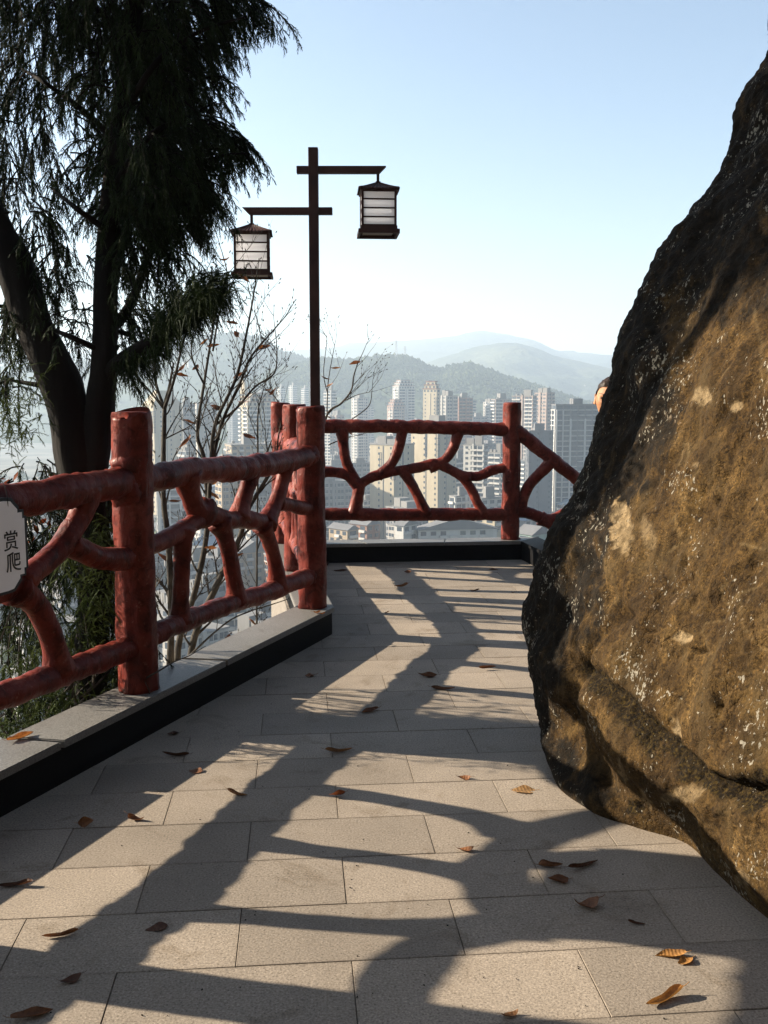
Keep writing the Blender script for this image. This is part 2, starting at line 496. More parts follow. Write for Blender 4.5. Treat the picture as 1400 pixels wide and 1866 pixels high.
for k in range(-14, 24):
    ph = (-0.414 * E1.x + 2.59 * E1.y) if k % 2 == 0 else (-0.125 * E1.x + 2.901 * E1.y)
    for n in range(-8, 9):
        c = E1 * (ph + TW * (n + 0.5)) + E2 * (base + TD * (k + 0.5))
        if c.y < 0.6 or c.x > 3.0 or c.x < -3.2: continue
        cs = [c + E1 * (sx * TW / 2) + E2 * (sy * TD / 2) for sx in (-1, 1) for sy in (-1, 1)]
        if not all(inside(tile_poly, q) for q in cs):
            poly = [cs[0], cs[1], cs[3], cs[2]]
            poly = [c + (q - c) * 0.996 for q in poly]
            lines_ = [(shell[0], shell[1]) if c.y < 6.0 else (shell[1], shell[2]), (shell[2], shell[3]), (shell[3], shell[4])]
            for a, b in lines_:
                d_ = (b - a).normalized(); n_ = Vector((d_.y, -d_.x)); out_ = []
                for i_ in range(len(poly)):
                    q0, q1 = poly[i_ - 1], poly[i_]
                    e0, e1 = (q0 - a).dot(n_), (q1 - a).dot(n_)
                    if e0 * e1 < 0: out_.append(q0.lerp(q1, e0 / (e0 - e1)))
                    if e1 >= 0: out_.append(q1)
                poly = out_
                if len(poly) < 3: break
            if len(poly) >= 3:
                area = abs(sum(poly[i_ - 1].x * poly[i_].y - poly[i_].x * poly[i_ - 1].y for i_ in range(len(poly)))) / 2
                if area > 0.002:
                    MB().prism([tuple(q) for q in poly], -0.0118, trnd.uniform(-.0009, .0006)).build('paving_tile', M['tile_cut'], slab)
            continue
        o = link('paving_tile', TILE, slab)
        o.location = (c.x, c.y, trnd.uniform(-0.0011, 0.0009)); o.rotation_euler = (trnd.uniform(-.0012, .0012), trnd.uniform(-.0012, .0012), ANG + trnd.uniform(-.0015, .0015))
        nt += 1
# where whole tiles do not fit the kerb covers the rest
def kerb_run(name, i, label, splits):
    root = empty(name, (*((line[i] + line[i + 1]) / 2), 0))
    tag(root, label, kind='structure')
    o = Vector((root.location.x, root.location.y, 0))
    a, b, c, d = IN[i], IN[i + 1], OUT[i + 1], OUT[i]
    fi = offset_line(line, 0.124); fo = offset_line(line, -0.09)
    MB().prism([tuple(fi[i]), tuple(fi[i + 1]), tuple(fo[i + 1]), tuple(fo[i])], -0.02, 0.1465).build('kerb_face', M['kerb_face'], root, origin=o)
    ts = [0] + splits + [1]
    for t0, t1 in zip(ts, ts[1:]):
        g0 = 0.0 if t0 == 0 else 0.0012; g1 = 0.0 if t1 == 1 else 0.0012
        q = [a.lerp(b, t0 + g0), a.lerp(b, t1 - g1), d.lerp(c, t1 - g1), d.lerp(c, t0 + g0)]
        bm = bmesh.new()
        lo = [bm.verts.new((p.x - o.x, p.y - o.y, 0.147)) for p in q]; hi = [bm.verts.new((p.x - o.x, p.y - o.y, 0.178)) for p in q]
        bm.faces.new(lo[::-1]); top = bm.faces.new(hi)
        for j in range(4): bm.faces.new((lo[j], lo[(j + 1) % 4], hi[(j + 1) % 4], hi[j]))
        bmesh.ops.recalc_face_normals(bm, faces=bm.faces)
        bmesh.ops.bevel(bm, geom=list(top.edges), offset=0.004, segments=2, affect='EDGES')
        me = bpy.data.meshes.new('cap_stone'); bm.to_mesh(me); bm.free(); me.materials.append(M['kerb_top'] if i < 3 else M['kerb_face'])  # right-hand cap gets the dark face colour in place of shade
        link('cap_stone', me, root)
    return root
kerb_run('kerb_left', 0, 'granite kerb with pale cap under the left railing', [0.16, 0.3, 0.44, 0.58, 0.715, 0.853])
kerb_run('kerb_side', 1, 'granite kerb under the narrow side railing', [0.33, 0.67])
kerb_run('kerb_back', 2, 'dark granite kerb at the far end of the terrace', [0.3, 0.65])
kerb_run('kerb_right', 3, 'kerb running behind the boulder, its cap coloured dark as shade', [0.4])

# rock wall added behind the camera, out of view, to cut sky fill
def sky_blocker_wall():
    foot = [(-5.2, -6.5), (-3.4, -4.6), (-1.0, -3.6), (1.5, -3.2), (3.2, -2.8), (4.6, -1.0), (5.3, 1.5), (5.6, 4.5), (6.4, 7.0)]
    cs = catmull([Vector((x, y, 0)) for x, y in foot], 10)
    vs, fs = [], []; nz = 34
    for i, c in enumerate(cs):
        t = (cs[min(i + 1, len(cs) - 1)] - cs[max(i - 1, 0)]).normalized(); n = Vector((-t.y, t.x, 0))
        for k in range(nz):
            z = -0.6 + 11.0 * k / (nz - 1)
            q = c - n * (0.16 * z) + Vector((0, 0, z)); d = 0.9 * noise.fractal(q * 0.45, 0.9, 2.0, 5) + 0.2 * noise.fractal(q * 2.2, 0.9, 2.0, 4)
            vs.append(q + n * d)
    for i in range(len(cs) - 1):
        for k in range(nz - 1):
            a = i * nz + k; fs.append((a, a + 1, a + nz + 1, a + nz))
    return MB().add(vs, fs).build('sky_blocker_wall', M['sky_blocker_wall'], smooth_shade=True)
tag(sky_blocker_wall(), 'unseen dark rock wall added behind the camera to block sky light', kind='structure')

# ------------------------------------------------------------------ cast log railings
def log_bumps(amp, seed):
    def f(i, th, p):
        q = Vector((p.x, p.y, p.z * 0.6))
        return amp * (1.5 * noise.noise(q * 9 + Vector((seed, 0, 0))) + 0.9 * noise.noise(Vector((p.x * 26, p.y * 26, p.z * 16 + seed))) + 0.55 * noise.noise(p * 58))
    return f
def log(name, parent, o, pts, r, flare=(0.5, 0.5), amp=0.006, seed=0.0, taper=1.0, seg=16):
    """a limb of painted cast concrete: thick at the ends where it runs into the next one."""
    pts = [Vector(p) for p in pts]
    cs = catmull(pts, 10)
    ln = [0.0]
    for a, b in zip(cs, cs[1:]): ln.append(ln[-1] + (b - a).length)
    n = max(6, int(ln[-1] / 0.022))
    res, rad = [], []
    j = 0
    for i in range(n + 1):
        s = ln[-1] * i / n
        while j < len(ln) - 2 and ln[j + 1] < s: j += 1
        t = (s - ln[j]) / max(1e-6, ln[j + 1] - ln[j])
        res.append(cs[j].lerp(cs[j + 1], t))
        f0 = flare[0] * math.exp(-(s / 0.065) ** 1.4); f1 = flare[1] * math.exp(-(max(0.0, ln[-1] - s) / 0.065) ** 1.4)
        rad.append(r * (1 + (taper - 1) * i / n) * (1 + f0 + f1))
    m = MB().tube(res, rad, seg, log_bumps(amp, seed))
    m.v = [(x - o.x, y - o.y, z - o.z) for x, y, z in m.v]
    return m.build(name, M['log'], parent, True)
def log_post(parent, o, p, r=0.09, z0=0.172, z1=1.465, seed=0.0):
    zs = [z0 + (z1 - 0.02 - z0) * i / 50 for i in range(51)]
    pts = [Vector((p[0] + 0.006 * noise.noise(Vector((seed, z * 1.5, 0))), p[1] + 0.006 * noise.noise(Vector((seed + 5, z * 1.5, 0))), z)) for z in zs]
    rad = [r * (1 + 0.05 * math.exp(-((z - z0) / 0.04) ** 2)) for z in zs]
    for dz, k in ((0.008, 0.97), (0.004, 0.90), (0.002, 0.7), (0.0008, 0.3)):
        pts.append(Vector((p[0], p[1], pts[-1].z + dz))); rad.append(r * k)
    def bf(i, th, q):
        k = 0.009 if i < 51 else 0.001
        return k * (0.9 * noise.noise(Vector((math.cos(th) * 3 + seed, math.sin(th) * 3, q.z * 2.2))) + 0.9 * noise.noise(Vector((math.cos(th) * 6, math.sin(th) * 6 + seed, q.z * 5))) + 0.6 * noise.noise(q * 28))
    m = MB().tube(pts, rad, 28, bf)
    m.v = [(x - o.x, y - o.y, z - o.z) for x, y, z in m.v]
    return m.build('post', M['log'], parent, True)
def knot(parent, o, p, r, seed):
    """ragged collar of paint and mortar where a rail enters a post."""
    bm = bmesh.new(); bmesh.ops.create_icosphere(bm, subdivisions=3, radius=1.0)
    for v_ in bm.verts:
        d = v_.co.normalized()
        v_.co = d * (r * (1 + 0.22 * noise.noise(d * 2.6 + Vector((seed, 0, 0))) + 0.12 * noise.noise(d * 7 + Vector((0, seed, 0)))))
        v_.co += Vector(p) - o
    me = bpy.data.meshes.new('collar'); bm.to_mesh(me); bm.free(); me.materials.append(M['log'])
    me.polygons.foreach_set('use_smooth', [True] * len(me.polygons))
    return link('collar', me, parent)

def sp(s, h, off=0.0):
    q = P0 + RD * s + Vector((RD.y, -RD.x)) * off
    return Vector((q.x, q.y, h))
TOP, BOT, RT, RB, RM = 1.142, 0.405, 0.067, 0.053, 0.043
# --- left railing
rl = empty('log_railing', (POST[1].x, POST[1].y, 0.17)); o = rl.location.copy()
tag(rl, 'red cast-log railing along the left edge, with the hanging notice', 'railing', 'red log railings around the terrace')
for k, p in enumerate((POSTM1, POST[0], POST[1], POST[2])): log_post(rl, o, p, seed=k * 3.7)
for b in (-2, -1, 0):
    s0, s1 = b * BAY, (b + 1) * BAY
    log('top_rail', rl, o, [sp(s0, TOP), sp(s0 + .5, TOP + .012), sp(s0 + 1.1, TOP - .008), sp(s1, TOP + .01)], RT, (0.06, 0.06), 0.008, b * 2.1 + 9)
    log('bottom_rail', rl, o, [sp(s0, BOT), sp(s0 + .6, BOT + .008), sp(s0 + 1.2, BOT - .012), sp(s1, BOT - .02)], RB, (0.08, 0.08), 0.007, b * 1.3 + 4)
def left_bay(b0, br):
    for k, q in enumerate(br):
        pts, r, fl = q[0], q[1], q[2] if len(q) > 2 else (0.6, 0.6)
        log('branch', rl, o, [sp(b0 + s, h) for s, h in pts], r, fl, 0.0055, k * 1.7 + b0)
left_bay(0, [
    ([(0.02, .825), (.25, .845), (.43, .875), (.60, .935)], .048, (0.1, 0.2)),           # stub off the post into the first knot
    ([(0.44, 1.15), (.475, 1.05), (.53, .96), (.60, .93)], .050),
    ([(.40, .88), (.385, .72), (.37, .60), (.36, .41)], .043),
    ([(.56, .96), (.80, .875), (1.02, .85), (1.29, .785)], .050, (0.2, 0.1)),
    ([(.74, .88), (.80, .78), (.86, .62), (.90, .40)], .044),
    ([(1.20, .80), (1.28, .70), (1.35, .58), (1.39, .39)], .043),
    ([(1.12, 1.15), (1.07, 1.06), (1.0, .96), (.94, .86)], .043),
    ([(1.51, 1.15), (1.47, 1.04), (1.38, .91), (1.24, .79)], .044),
    ([(1.40, .90), (1.55, .875), (1.70, .84), (1.87, .815)], .043, (0.2, 0.25)),
])
left_bay(0, [
    ([(-0.02, .80), (-.18, .815), (-.32, .86), (-.45, .93)], .050, (0.1, 0.1)),
    ([(-.31, 1.15), (-.36, 1.04), (-.50, .915), (-.73, .81)], .049, (0.35, 0.15)),
    ([(-.53, .40), (-.57, .56), (-.64, .70), (-.76, .80)], .046),
    ([(-.72, .81), (-.92, .79), (-1.08, .78), (-1.36, .85)], .046, (0.2, 0.2)),
    ([(-1.02, .41), (-1.04, .55), (-1.05, .66), (-1.09, .78)], .043),
    ([(-1.50, .41), (-1.48, .58), (-1.44, .72), (-1.37, .84)], .043),
    ([(-1.41, .80), (-1.52, .76), (-1.68, .745), (-1.85, .75)], .042, (0.3, 0.2)),
    ([(-1.36, .84), (-1.35, .95), (-1.36, 1.03), (-1.34, 1.15)], .043),
    ([(-.94, .79), (-.97, .93), (-.99, 1.03), (-1.03, 1.15)], .042),
])
left_bay(-BAY, [
    ([(0, .82), (-.25, .85), (-.43, .88), (-.6, .94)], .046), ([(-.44, 1.15), (-.48, 1.05), (-.6, .93)], .046),
    ([(-.40, .88), (-.38, .6), (-.36, .41)], .043), ([(-.56, .95), (-1.0, .85), (-1.3, .79)], .046),
    ([(-.75, .88), (-.9, .41)], .043), ([(-1.2, .8), (-1.38, .41)], .043), ([(-1.1, 1.15), (-.94, .87)], .043), ([(-1.5, 1.15), (-1.24, .79), (-1.85, .8)], .043),
])
for s, h, r in ((0.06, BOT, .062), (1.80, BOT - .015, .060)): knot(rl, o, sp(s, h), r, s * 7)
for s, h, r in ((-0.04, 1.10, .078), (-0.03, 1.22, .072), (-.03, .80, .07), (1.82, 1.16, .072)): knot(rl, o, sp(s, h), r, s * 5 + h)

# --- side railing, seen almost end on
rs = empty('log_railing', (POST[3].x, POST[3].y, 0.17)); o = rs.location.copy()
tag(rs, 'red log railing seen end on, three posts overlapping behind the lamp', 'railing', 'red log railings around the terrace')
for k, p in enumerate((POST[3], POST[4])): log_post(rs, o, p, seed=20 + k * 4.1)
def ss(s, h):
    q = POST[2] + SIDE_D * s
    return Vector((q.x, q.y, h))
LS = (POST[4] - POST[2]).length
half = (POST[3] - POST[2]).length
for s0, s1, sd in ((0, half, 31), (half, LS, 37)):
    log('top_rail', rs, o, [ss(s0, TOP), ss((s0 + s1) / 2, TOP + .01), ss(s1, TOP)], RT, (0.1, 0.1), 0.009, sd)
    log('bottom_rail', rs, o, [ss(s0, BOT), ss((s0 + s1) / 2, BOT + .012), ss(s1, BOT)], RB, (0.1, 0.1), 0.007, sd + 2)
    for k, (pts, r) in enumerate([([(0, .80), (.3, .86), (.55, .92)], .045), ([(.36, 1.15), (.42, 1.0), (.55, .90)], .043), ([(.50, .92), (.85, .82), (1.05, .78), (1.36, .84)], .045),
                                  ([(.34, .41), (.36, .62), (.44, .88)], .043), ([(.86, .41), (.82, .6), (.80, .84)], .043), ([(1.02, 1.15), (1.0, .95), (.93, .80)], .043), ([(1.16, .41), (1.14, .62), (1.08, .78)], .041)]):
        log('branch', rs, o, [ss(s0 + s * (s1 - s0) / 1.36, h) for s, h in pts], r, (0.5, 0.5), 0.0055, sd + k * 1.9)

# --- back railing
rb = empty('log_railing', ((POST[4].x + POST[5].x) / 2, (POST[4].y + POST[5].y) / 2, 0.17)); o = rb.location.copy()
tag(rb, 'red log railing across the far end, single wide bay against the city', 'railing', 'red log railings around the terrace')
log_post(rb, o, POST[5], r=0.083, seed=41)
def bp(u, v): return on_plane(u, v, POST[4], POST[5])
log('top_rail', rb, o, [bp(520, 777), bp(600, 777), bp(700, 777), bp(800, 779), bp(931, 783)], .062, (0.0, 0.1), 0.006, 51)
log('bottom_rail', rb, o, [bp(520, 937), bp(620, 937), bp(760, 938), bp(850, 937), bp(931, 938)], .060, (0.0, 0.1), 0.006, 53)
for k, (pts, r, fl) in enumerate([
    ([(540, 862), (600, 860), (632, 866), (656, 888)], .050, (0, .2)),
    ([(624, 780), (627, 815), (634, 850), (655, 884)], .046, (.5, .1)),
    ([(656, 878), (653, 900), (646, 937)], .055, (.1, .5)),
    ([(652, 886), (682, 868), (715, 860), (760, 852), (800, 846), (842, 868), (857, 870)], .047, (.2, .1)),
    ([(734, 780), (726, 818), (712, 846), (688, 868)], .047, (.4, .2)),
    ([(838, 780), (826, 815), (808, 840), (782, 852)], .047, (.4, .2)),
    ([(736, 858), (752, 885), (765, 910), (776, 937)], .045, (.3, .5)),
    ([(842, 866), (858, 890), (868, 912), (880, 937)], .045, (.2, .5)),
    ([(838, 866), (870, 868), (895, 858), (930, 850)], .045, (.1, .3))]):
    log('branch', rb, o, [bp(*q) for q in pts], r, fl, 0.0055, 60 + k * 1.3)

# --- railing of the steps on the right
rr = empty('log_railing', (1.6, 9.06, 0.17)); o = rr.location.copy()
tag(rr, 'red log railing sloping down to the right into the boulder', 'railing', 'red log railings around the terrace')
PR = (POST[5], Vector((3.2, 9.12)))
def rp(u, v): return on_plane(u, v, *PR)
log('top_rail', rr, o, [rp(936, 780), rp(965, 803), rp(1000, 832), rp(1050, 872), rp(1120, 930)], .062, (0.1, 0), 0.006, 71)
for k, (pts, r, fl) in enumerate([
    ([(1008, 838), (990, 858), (968, 880), (955, 905), (950, 935)], .050, (.5, .3)),
    ([(934, 930), (965, 935), (1000, 948), (1022, 940), (1055, 922)], .055, (.3, .1)),
    ([(985, 944), (1010, 958), (1040, 985)], .055, (.3, .1)),
    ([(1040, 925), (1080, 950), (1130, 1000)], .05, (.1, .1)),
    ([(934, 985), (960, 1003), (1000, 1035), (1060, 1085)], .055, (0.2, 0.1))]):
    log('branch' if k < 4 else 'bottom_rail', rr, o, [rp(*q) for q in pts], r, fl, 0.0055, 80 + k)

# ------------------------------------------------------------------ boulder
def polydist(poly, u, v):
    best = 1e9
    for (a, b), (c, d) in zip(poly, poly[1:]):
        dx, dy = c - a, d - b
        t = max(0, min(1, ((u - a) * dx + (v - b) * dy) / (dx * dx + dy * dy)))
        best = min(best, math.hypot(u - a - t * dx, v - b - t * dy))
    return best
def boulder():
    sil = [(962, 1210, 4.16), (955, 1165, 4.2), (968, 1085, 4.24), (990, 1000, 4.25), (1048, 890, 4.25), (1090, 765, 4.25), (1120, 665, 4.25), (1180, 540, 4.25), (1232, 440, 4.25), (1303, 310, 4.25), (1335, 205, 4.25), (1400, 98, 4.25), (1440, 0, 4.3)]
    levels = []
    rim = [at_z(1003, 1395, 0.01), at_z(1060, 1466, 0.01), at_z(1150, 1502, 0.01), at_z(1240, 1532, 0.01), at_z(1300, 1590, 0.01), at_z(1400, 1678, 0.01)]
    low = [Vector((p.x, p.y)) for p in rim] + [Vector((1.34, 2.0)), Vector((1.85, -.4)), Vector((3.9, -1.8)), Vector((4.2, 3.6)), Vector((2.7, 5.0)), Vector((1.15, 4.55))]
    cen = Vector((2.2, 3.2))
    levels.append((-0.30, [p.lerp(cen, 0.16) for p in low]))
    levels.append((-0.06, [p.lerp(cen, 0.05) for p in low]))
    levels.append((0.04, low))
    m1 = at_y(980, 1300, 4.10)
    t1 = Vector((m1.x, m1.y))
    levels.append((m1.z, [t1, Vector((0.755, 3.66)), Vector((0.86, 3.38)), Vector((0.985, 3.14)), Vector((1.02, 2.92)), Vector((1.075, 2.66)), Vector((1.30, 1.95)), Vector((1.85, -.5)), Vector((3.9, -1.9)), Vector((4.2, 3.6)), Vector((2.75, 5.1)), Vector((1.1, 4.6))]))
    off = [(0, 0), (.105, -.42), (.20, -.80), (.30, -1.10), (.385, -1.36), (.47, -1.60), (.74, -2.25), (1.22, -4.6), (3.3, -6.0), (3.6, -.6), (2.05, .85), (.50, .42)]  # far offsets extend the unseen side behind the camera to block sky fill
    for i, (u, v, y) in enumerate(sil):
        p = at_y(u, v, y)
        k = 1.0 - 0.05 * max(0, i - 5)
        levels.append((p.z, [Vector((p.x + a * k, p.y + b * k)) for a, b in off]))
    zt, top = levels[-1]
    for dz, k in ((0.30, 0.35), (0.48, 0.7), (0.54, 0.97)):
        c2 = Vector((top[0].x + 1.7, 3.4))
        levels.append((zt + dz, [p.lerp(c2, k) for p in top]))
    # smooth rings: many samples on the faces towards the terrace
    ncp = len(low)
    par = []
    for i in range(ncp):
        m_ = 44 if i < 6 else (14 if i in (6, 7, 11) else 5)
        par += [i + t / m_ for t in range(m_)]
    def ring_pt(cp, s):
        i = int(s); t = s - i
        a, b, c, d = cp[(i - 1) % ncp], cp[i % ncp], cp[(i + 1) % ncp], cp[(i + 2) % ncp]
        return 0.5 * ((2 * b) + (c - a) * t + (2 * a - 5 * b + 4 * c - d) * t * t + (3 * b - 3 * c + d - a) * t ** 3)
    nr = len(par); nl = len(levels)
    ctrl = np.zeros((nl, nr, 3))
    for j, (z, cp) in enumerate(levels):
        for i, s in enumerate(par):
            q = ring_pt(cp, s); ctrl[j, i] = (q.x, q.y, z)
    rows = []
    for j in range(nl - 1):
        dz = abs(levels[j + 1][0] - levels[j][0])
        n = max(4, int(dz / 0.0085)) if 2 <= j < nl - 4 else 8
        for k in range(n):
            t = k / n
            a, b, c, d = ctrl[max(j - 1, 0)], ctrl[j], ctrl[j + 1], ctrl[min(j + 2, nl - 1)]
            xyz = 0.5 * ((2 * b) + (c - a) * t + (2 * a - 5 * b + 4 * c - d) * t * t + (3 * b - 3 * c + d - a) * t ** 3)
            xyz[:, 2] = b[:, 2] + (c[:, 2] - b[:, 2]) * t
            rows.append(xyz)
    rows.append(ctrl[-1])
    V = np.array(rows); nrow = len(rows)
    du = np.roll(V, -1, 1) - np.roll(V, 1, 1)
    dv = np.gradient(V, axis=0)
    N = np.cross(du, dv); N /= np.maximum(1e-9, np.linalg.norm(N, axis=2, keepdims=True))
    if N[nrow // 2, 60, 0] > 0: N = -N
    att = {k: np.zeros((nrow, nr), np.float32) for k in ('crust', 'moss', 'pale', 'scratch')}
    crev = [(1060, 1215), (1095, 1240), (1140, 1290), (1185, 1335), (1240, 1385), (1290, 1425), (1345, 1450), (1420, 1455)]
    fold = [(1075, 1020), (1100, 1055), (1120, 1095), (1130, 1125), (1085, 1165), (1055, 1225), (1048, 1290), (1075, 1360), (1105, 1420), (1135, 1470)]
    ridge = [(1150, 620), (1185, 720), (1195, 830), (1130, 880), (1105, 1000), (1110, 1060)]
    edge = [(1280, 330), (1230, 520), (1215, 640), (1230, 740), (1215, 830), (1165, 900), (1100, 1000), (1085, 1060), (1070, 1120), (1020, 1190), (1010, 1260), (1015, 1330), (1050, 1400), (1075, 1450)]
    scr = [[(1243, 850), (1252, 810), (1262, 812), (1255, 855)], [(1235, 885), (1245, 870), (1250, 905), (1262, 912)], [(1240, 870), (1275, 885)], [(1225, 955), (1240, 940), (1232, 985), (1210, 1000)], [(1230, 965), (1245, 975)],
           [(1305, 1070), (1320, 1058), (1330, 1062)], [(1318, 1098), (1345, 1078), (1385, 1060)], [(1310, 1062), (1302, 1085), (1318, 1098)], [(1270, 1130), (1266, 1150), (1280, 1185), (1290, 1190)], [(1270, 1132), (1310, 1122)],
           [(1315, 1240), (1362, 1222)], [(1350, 1125), (1362, 1150), (1380, 1180), (1400, 1190)], [(1340, 1080), (1352, 1120)], [(1370, 560), (1390, 640), (1396, 690)], [(1325, 690), (1340, 672)], [(1290, 865), (1262, 895)], [(1238, 1255), (1225, 1290)], [(1350, 990), (1400, 1003)]]
    pales = [((1290, 725), (20, 15), 1.0), ((1348, 742), (12, 10), 0.8), ((1140, 960), (20, 48), 0.9), ((1185, 975), (10, 26), 0.45), ((1232, 1158), (14, 10), 0.9), ((1100, 845), (5, 20), 0.5), ((1282, 850), (8, 6), 0.4), ((1255, 1445), (30, 16), 0.55), ((1185, 1450), (7, 24), 0.5), ((1225, 1335), (9, 30), 0.75), ((1355, 1600), (20, 16), 0.5), ((1148, 1395), (9, 26), 0.4)]
    pits = [((1331, 745), (5, 17)), ((1270, 865), (5, 5)), ((1312, 912), (4, 8)), ((1136, 1118), (14, 10)), ((1280, 1258), (6, 20)), ((1310, 1290), (5, 24)), ((1305, 955), (5, 8)), ((1180, 1150), (10, 3)), ((1370, 1440), (40, 18)), ((1160, 1475), (16, 10)), ((1240, 1018), (4, 12)), ((1262, 1185), (16, 4))]
    nf = lambda p, s, o=4: noise.fractal(p * s, 0.9, 2.1, o)
    for j in range(nrow):
        for i in range(nr):
            p = Vector(V[j, i]); n = Vector(N[j, i])
            if i > 44 * 6 + 14 and i < nr - 14:
                V[j, i] = p + n * 0.05 * nf(p, 1.4, 3); continue
            if p.z < -0.1: continue
            u, v = pix(p)
            q = Vector((p.x, p.y, p.z * 0.75))
            w0 = smooth(0.0, 0.12, p.z)
            # broad undulation, ribs running down the face, chips
            d = 0.040 * nf(q + Vector((3, 1, 0)), 2.3, 3) + 0.013 * nf(q, 8.0, 4)
            rib = noise.fractal(Vector((p.x * 9 + p.y * 9, p.y * 3, p.z * 2.6)), 0.8, 2.0, 3)
            d += 0.010 * rib
            c = noise.cell(q * 7) if hasattr(noise, 'cell') else 0
            vo = noise.voronoi(q * 9)[0]
            d += 0.014 * min(0.5, vo[1] - vo[0]) - 0.004
            d += 0.0050 * noise.fractal(p * 34, 0.7, 2.0, 4)
            led = noise.fractal(Vector((p.x * 5 + p.y * 4, p.y * 5, p.z * 6.5 + 2.0 * p.y)), 0.9, 2.0, 4)
            d += 0.009 * (abs(led) - 0.25)
            jit = 22 * noise.noise(p * 9) + 9 * noise.noise(p * 28)
            dc = polydist(crev, u, v)
            wmoss = math.exp(-((dc + jit * 0.6) / 22) ** 2)
            d -= 0.055 * math.exp(-(dc / 20) ** 2)
            d += (1 - smooth(1440, 1520, v)) * 0.030 * math.exp(-((dc - 48) / 34) ** 2) * (1 if v > lerp_list([(a, b) for a, b in crev], u) else 0.3)
            df = polydist(fold, u, v); d -= 0.035 * math.exp(-(df / 13) ** 2)
            dr = polydist(ridge, u, v); d += 0.022 * math.exp(-(dr / 34) ** 2)
            for (a, b), (ru, rv) in pits:
                e = ((u - a) / ru) ** 2 + ((v - b) / rv) ** 2
                if e < 6: d -= 0.028 * math.exp(-e)
            pale = 0.0
            for (a, b), (ru, rv), k in pales:
                e = ((u - a + jit * 0.45) / ru) ** 2 + ((v - b + jit * 0.3) / rv) ** 2 + 0.8 * noise.noise(p * 40)
                if e < 4:
                    t = k * (1 - smooth(0.75, 1.25, e)); pale = max(pale, t)
                    d -= 0.006 * t
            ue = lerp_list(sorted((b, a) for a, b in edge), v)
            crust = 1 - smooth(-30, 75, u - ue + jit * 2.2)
            crust = max(crust, 0.95 * (1 - smooth(470, 730, v + jit * 2.5 + 0.10 * (u - 1300))))  # upper face darkened as if by tree shade, put into the colour
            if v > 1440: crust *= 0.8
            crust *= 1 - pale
            scd = min(polydist(s_, u, v) for s_ in scr) if (1190 < u < 1420 and 540 < v < 1310) else 99
            att['scratch'][j, i] = 0.28 * math.exp(-((scd + 1.0 * noise.noise(p * 60)) / 1.5) ** 2)
            moss2 = math.exp(-(((u - 1370) / 60) ** 2 + ((v + jit - 1440) / 42) ** 2)) + 0.9 * math.exp(-(((u - 1160 + jit) / 26) ** 2 + ((v - 1470) / 18) ** 2))
            mz = min(1.0, max(wmoss, moss2))
            if mz > 0.25: d += mz * (0.012 * noise.fractal(p * 55, 0.8, 2.0, 3) + 0.006)
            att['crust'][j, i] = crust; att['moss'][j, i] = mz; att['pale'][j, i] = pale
            V[j, i] = p + n * (d * w0)
    idx = np.arange(nrow * nr).reshape(nrow, nr)
    fq = np.stack([idx[:-1, :], np.roll(idx, -1, 1)[:-1, :], np.roll(idx, -1, 1)[1:, :], idx[1:, :]], -1).reshape(-1, 4)
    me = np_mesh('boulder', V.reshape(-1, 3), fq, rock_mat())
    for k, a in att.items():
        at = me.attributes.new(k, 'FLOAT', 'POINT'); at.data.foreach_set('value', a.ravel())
    return me
def attr(m, name):
    a = nd(m, 'ShaderNodeAttribute'); a.attribute_name = name
    return a.outputs['Fac']
